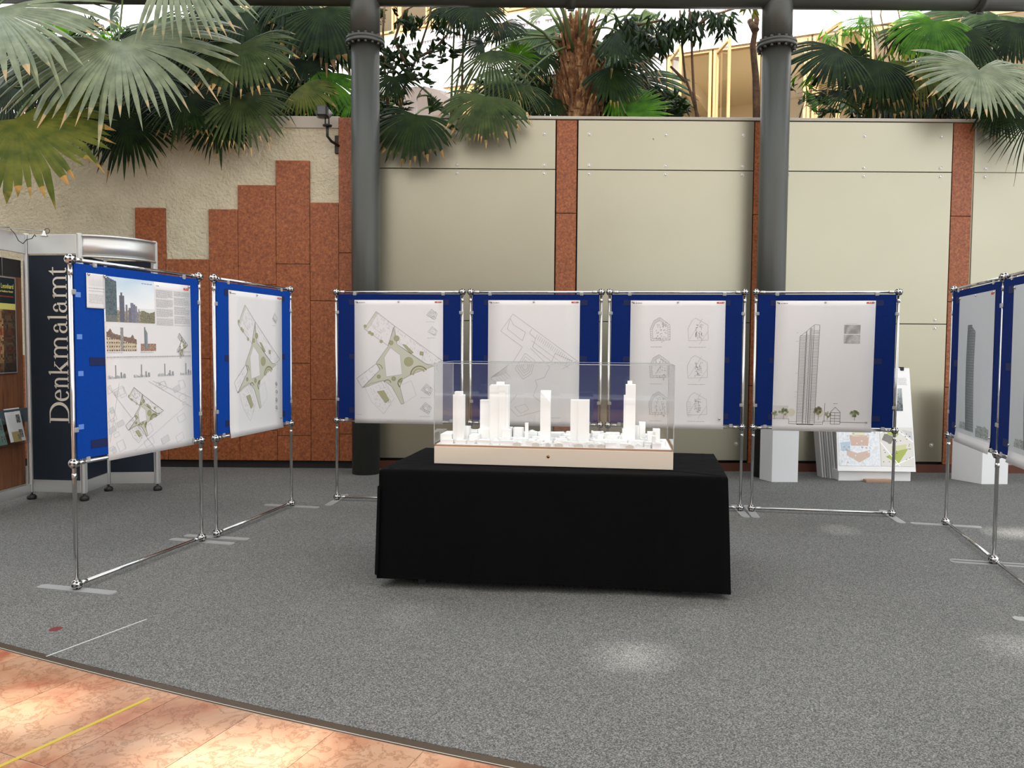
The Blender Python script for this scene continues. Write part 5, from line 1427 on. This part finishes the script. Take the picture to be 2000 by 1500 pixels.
# --- thin-stemmed broadleaf plants
def leaf_quad(s, p, d, L, wd, up):
    d = d.normalized(); sd_ = d.cross(up).normalized()*wd; b0 = len(s.v)
    n_ = sd_.cross(d).normalized()*wd*.35
    s.v += [tuple(p), tuple(p+d*L*.4+sd_-n_*0), tuple(p+d*L*.45+n_), tuple(p+d*L*.4-sd_), tuple(p+d*L)]
    s.cur = (rgp.random()*.5, 0, 0)
    for f_ in [(0, 1, 2), (0, 2, 3), (2, 1, 4), (3, 2, 4)]: s.face([b0+k for k in f_])
rgp = random.Random(17)
def shrub(label, stems, st, region, n, L, wd, hang=0, name='broadleaf_tree', ypx=9.9, r_=.02):
    root = empty(name, (0, 0, 0), 0, label=label, category='tree')
    for pts in stems:
        s = MB(); P3 = [at(x, y, ypx+.1*math.sin(i)) for i, (x, y) in enumerate(pts)]
        s.tube(P3, [r_*(1-.6*i/len(P3)) for i in range(len(P3))], 7); s.build('stem', MAT['bark'], root)
    s = MB()
    for (x0, y0, x1, y1) in region:
        for i in range(n):
            c = at(rgp.uniform(x0, x1), rgp.uniform(y0, y1), ypx+rgp.uniform(-.4, .5))
            tw = Vector((rgp.uniform(-1, 1), rgp.uniform(-1, .5), rgp.uniform(-.6, .6)-hang)).normalized()
            for k in range(4):
                dd = (tw+Vector((rgp.uniform(-.8, .8), rgp.uniform(-.8, .8), rgp.uniform(-.5, .5)-hang*.5))).normalized()
                leaf_quad(s, c+tw*.04*k, dd, L*rgp.uniform(.7, 1.2), wd, Vector((rgp.uniform(-.5, .5), -1, rgp.uniform(-.2, .8))))
    o = s.build('foliage', LEAF[st], root, colors=True); o['kind'] = 'stuff'
shrub('slender tree with small oval leaves just right of the left column', [[(780, 225), (790, 170), (815, 110), (838, 40), (845, -20)], [(760, 225), (752, 150), (748, 60), (752, 0)], [(800, 140), (770, 80), (790, 20), (830, 0)], [(812, 115), (850, 95), (880, 60)], [(900, 225), (903, 150), (905, 60)]],
      1, [(748, 15, 880, 70), (748, 40, 820, 110), (830, 60, 880, 120), (750, 110, 775, 140), (800, 120, 850, 165), (750, 180, 800, 220)], 15, .15, .03)
shrub('tree with two bare stems and hanging lance leaves, before the pine windows', [[(1365, 235), (1352, 190), (1338, 150), (1332, 90), (1328, 20)], [(1362, 235), (1355, 180), (1352, 120), (1350, 60), (1345, 0)], [(1340, 160), (1310, 130)], [(1345, 60), (1390, 30), (1440, 15)], [(1335, 60), (1290, 40), (1240, 50)]],
      1, [(1180, 15, 1300, 70), (1290, 15, 1360, 60), (1345, 15, 1440, 55), (1230, 60, 1300, 85)], 34, .17, .02, 1.1)
shrub('thin rough trunk hidden mostly by the right steel column', [[(1478, 235), (1476, 150), (1470, 90), (1478, 40), (1468, -20)], [(1476, 60), (1464, 40)]], 3, [(1455, -20, 1480, 10)], 5, .2, .02, .5, ypx=10.0, r_=.05)
shrub('cluster of thin cane stems between the right side palms', [[(1712, 235), (1716, 150), (1705, 60), (1700, 0)], [(1725, 235), (1722, 140), (1735, 50)], [(1735, 235), (1738, 120), (1720, 30), (1725, -10)], [(1690, 235), (1695, 150), (1680, 70)], [(1830, 235), (1800, 130), (1760, 50), (1750, 0)]],
      2, [(1560, 60, 1660, 190), (1700, 70, 1800, 150), (1600, 15, 1700, 60)], 12, .22, .014, .6, 'cane_plant', 10.2, .012)
shrub('bright small-leaved bush in the planter behind the mixed fronds', [[(520, 235), (515, 180), (520, 120)], [(560, 235), (550, 170), (545, 120)]], 2, [(490, 120, 600, 200), (150, 60, 330, 110), (380, 20, 480, 60)], 40, .13, .03, .1, 'leafy_bush', 10.8, .012)
shrub('low leafy undergrowth along the planter behind the right palms', [[(1560, 235), (1570, 200)], [(1800, 235), (1810, 190)]], 1, [(1550, 170, 1960, 232), (1240, 190, 1330, 232)], 90, .16, .03, .1, 'leafy_bush', 10.6, .012)
shrub('low leafy undergrowth along the planter behind the left palms', [[(300, 235), (310, 200)], [(100, 235), (110, 190)]], 1, [(0, 130, 620, 232), (0, 60, 300, 150), (680, 190, 760, 225), (940, 150, 1090, 232)], 130, .16, .03, .1, 'leafy_bush', 11.0, .012)
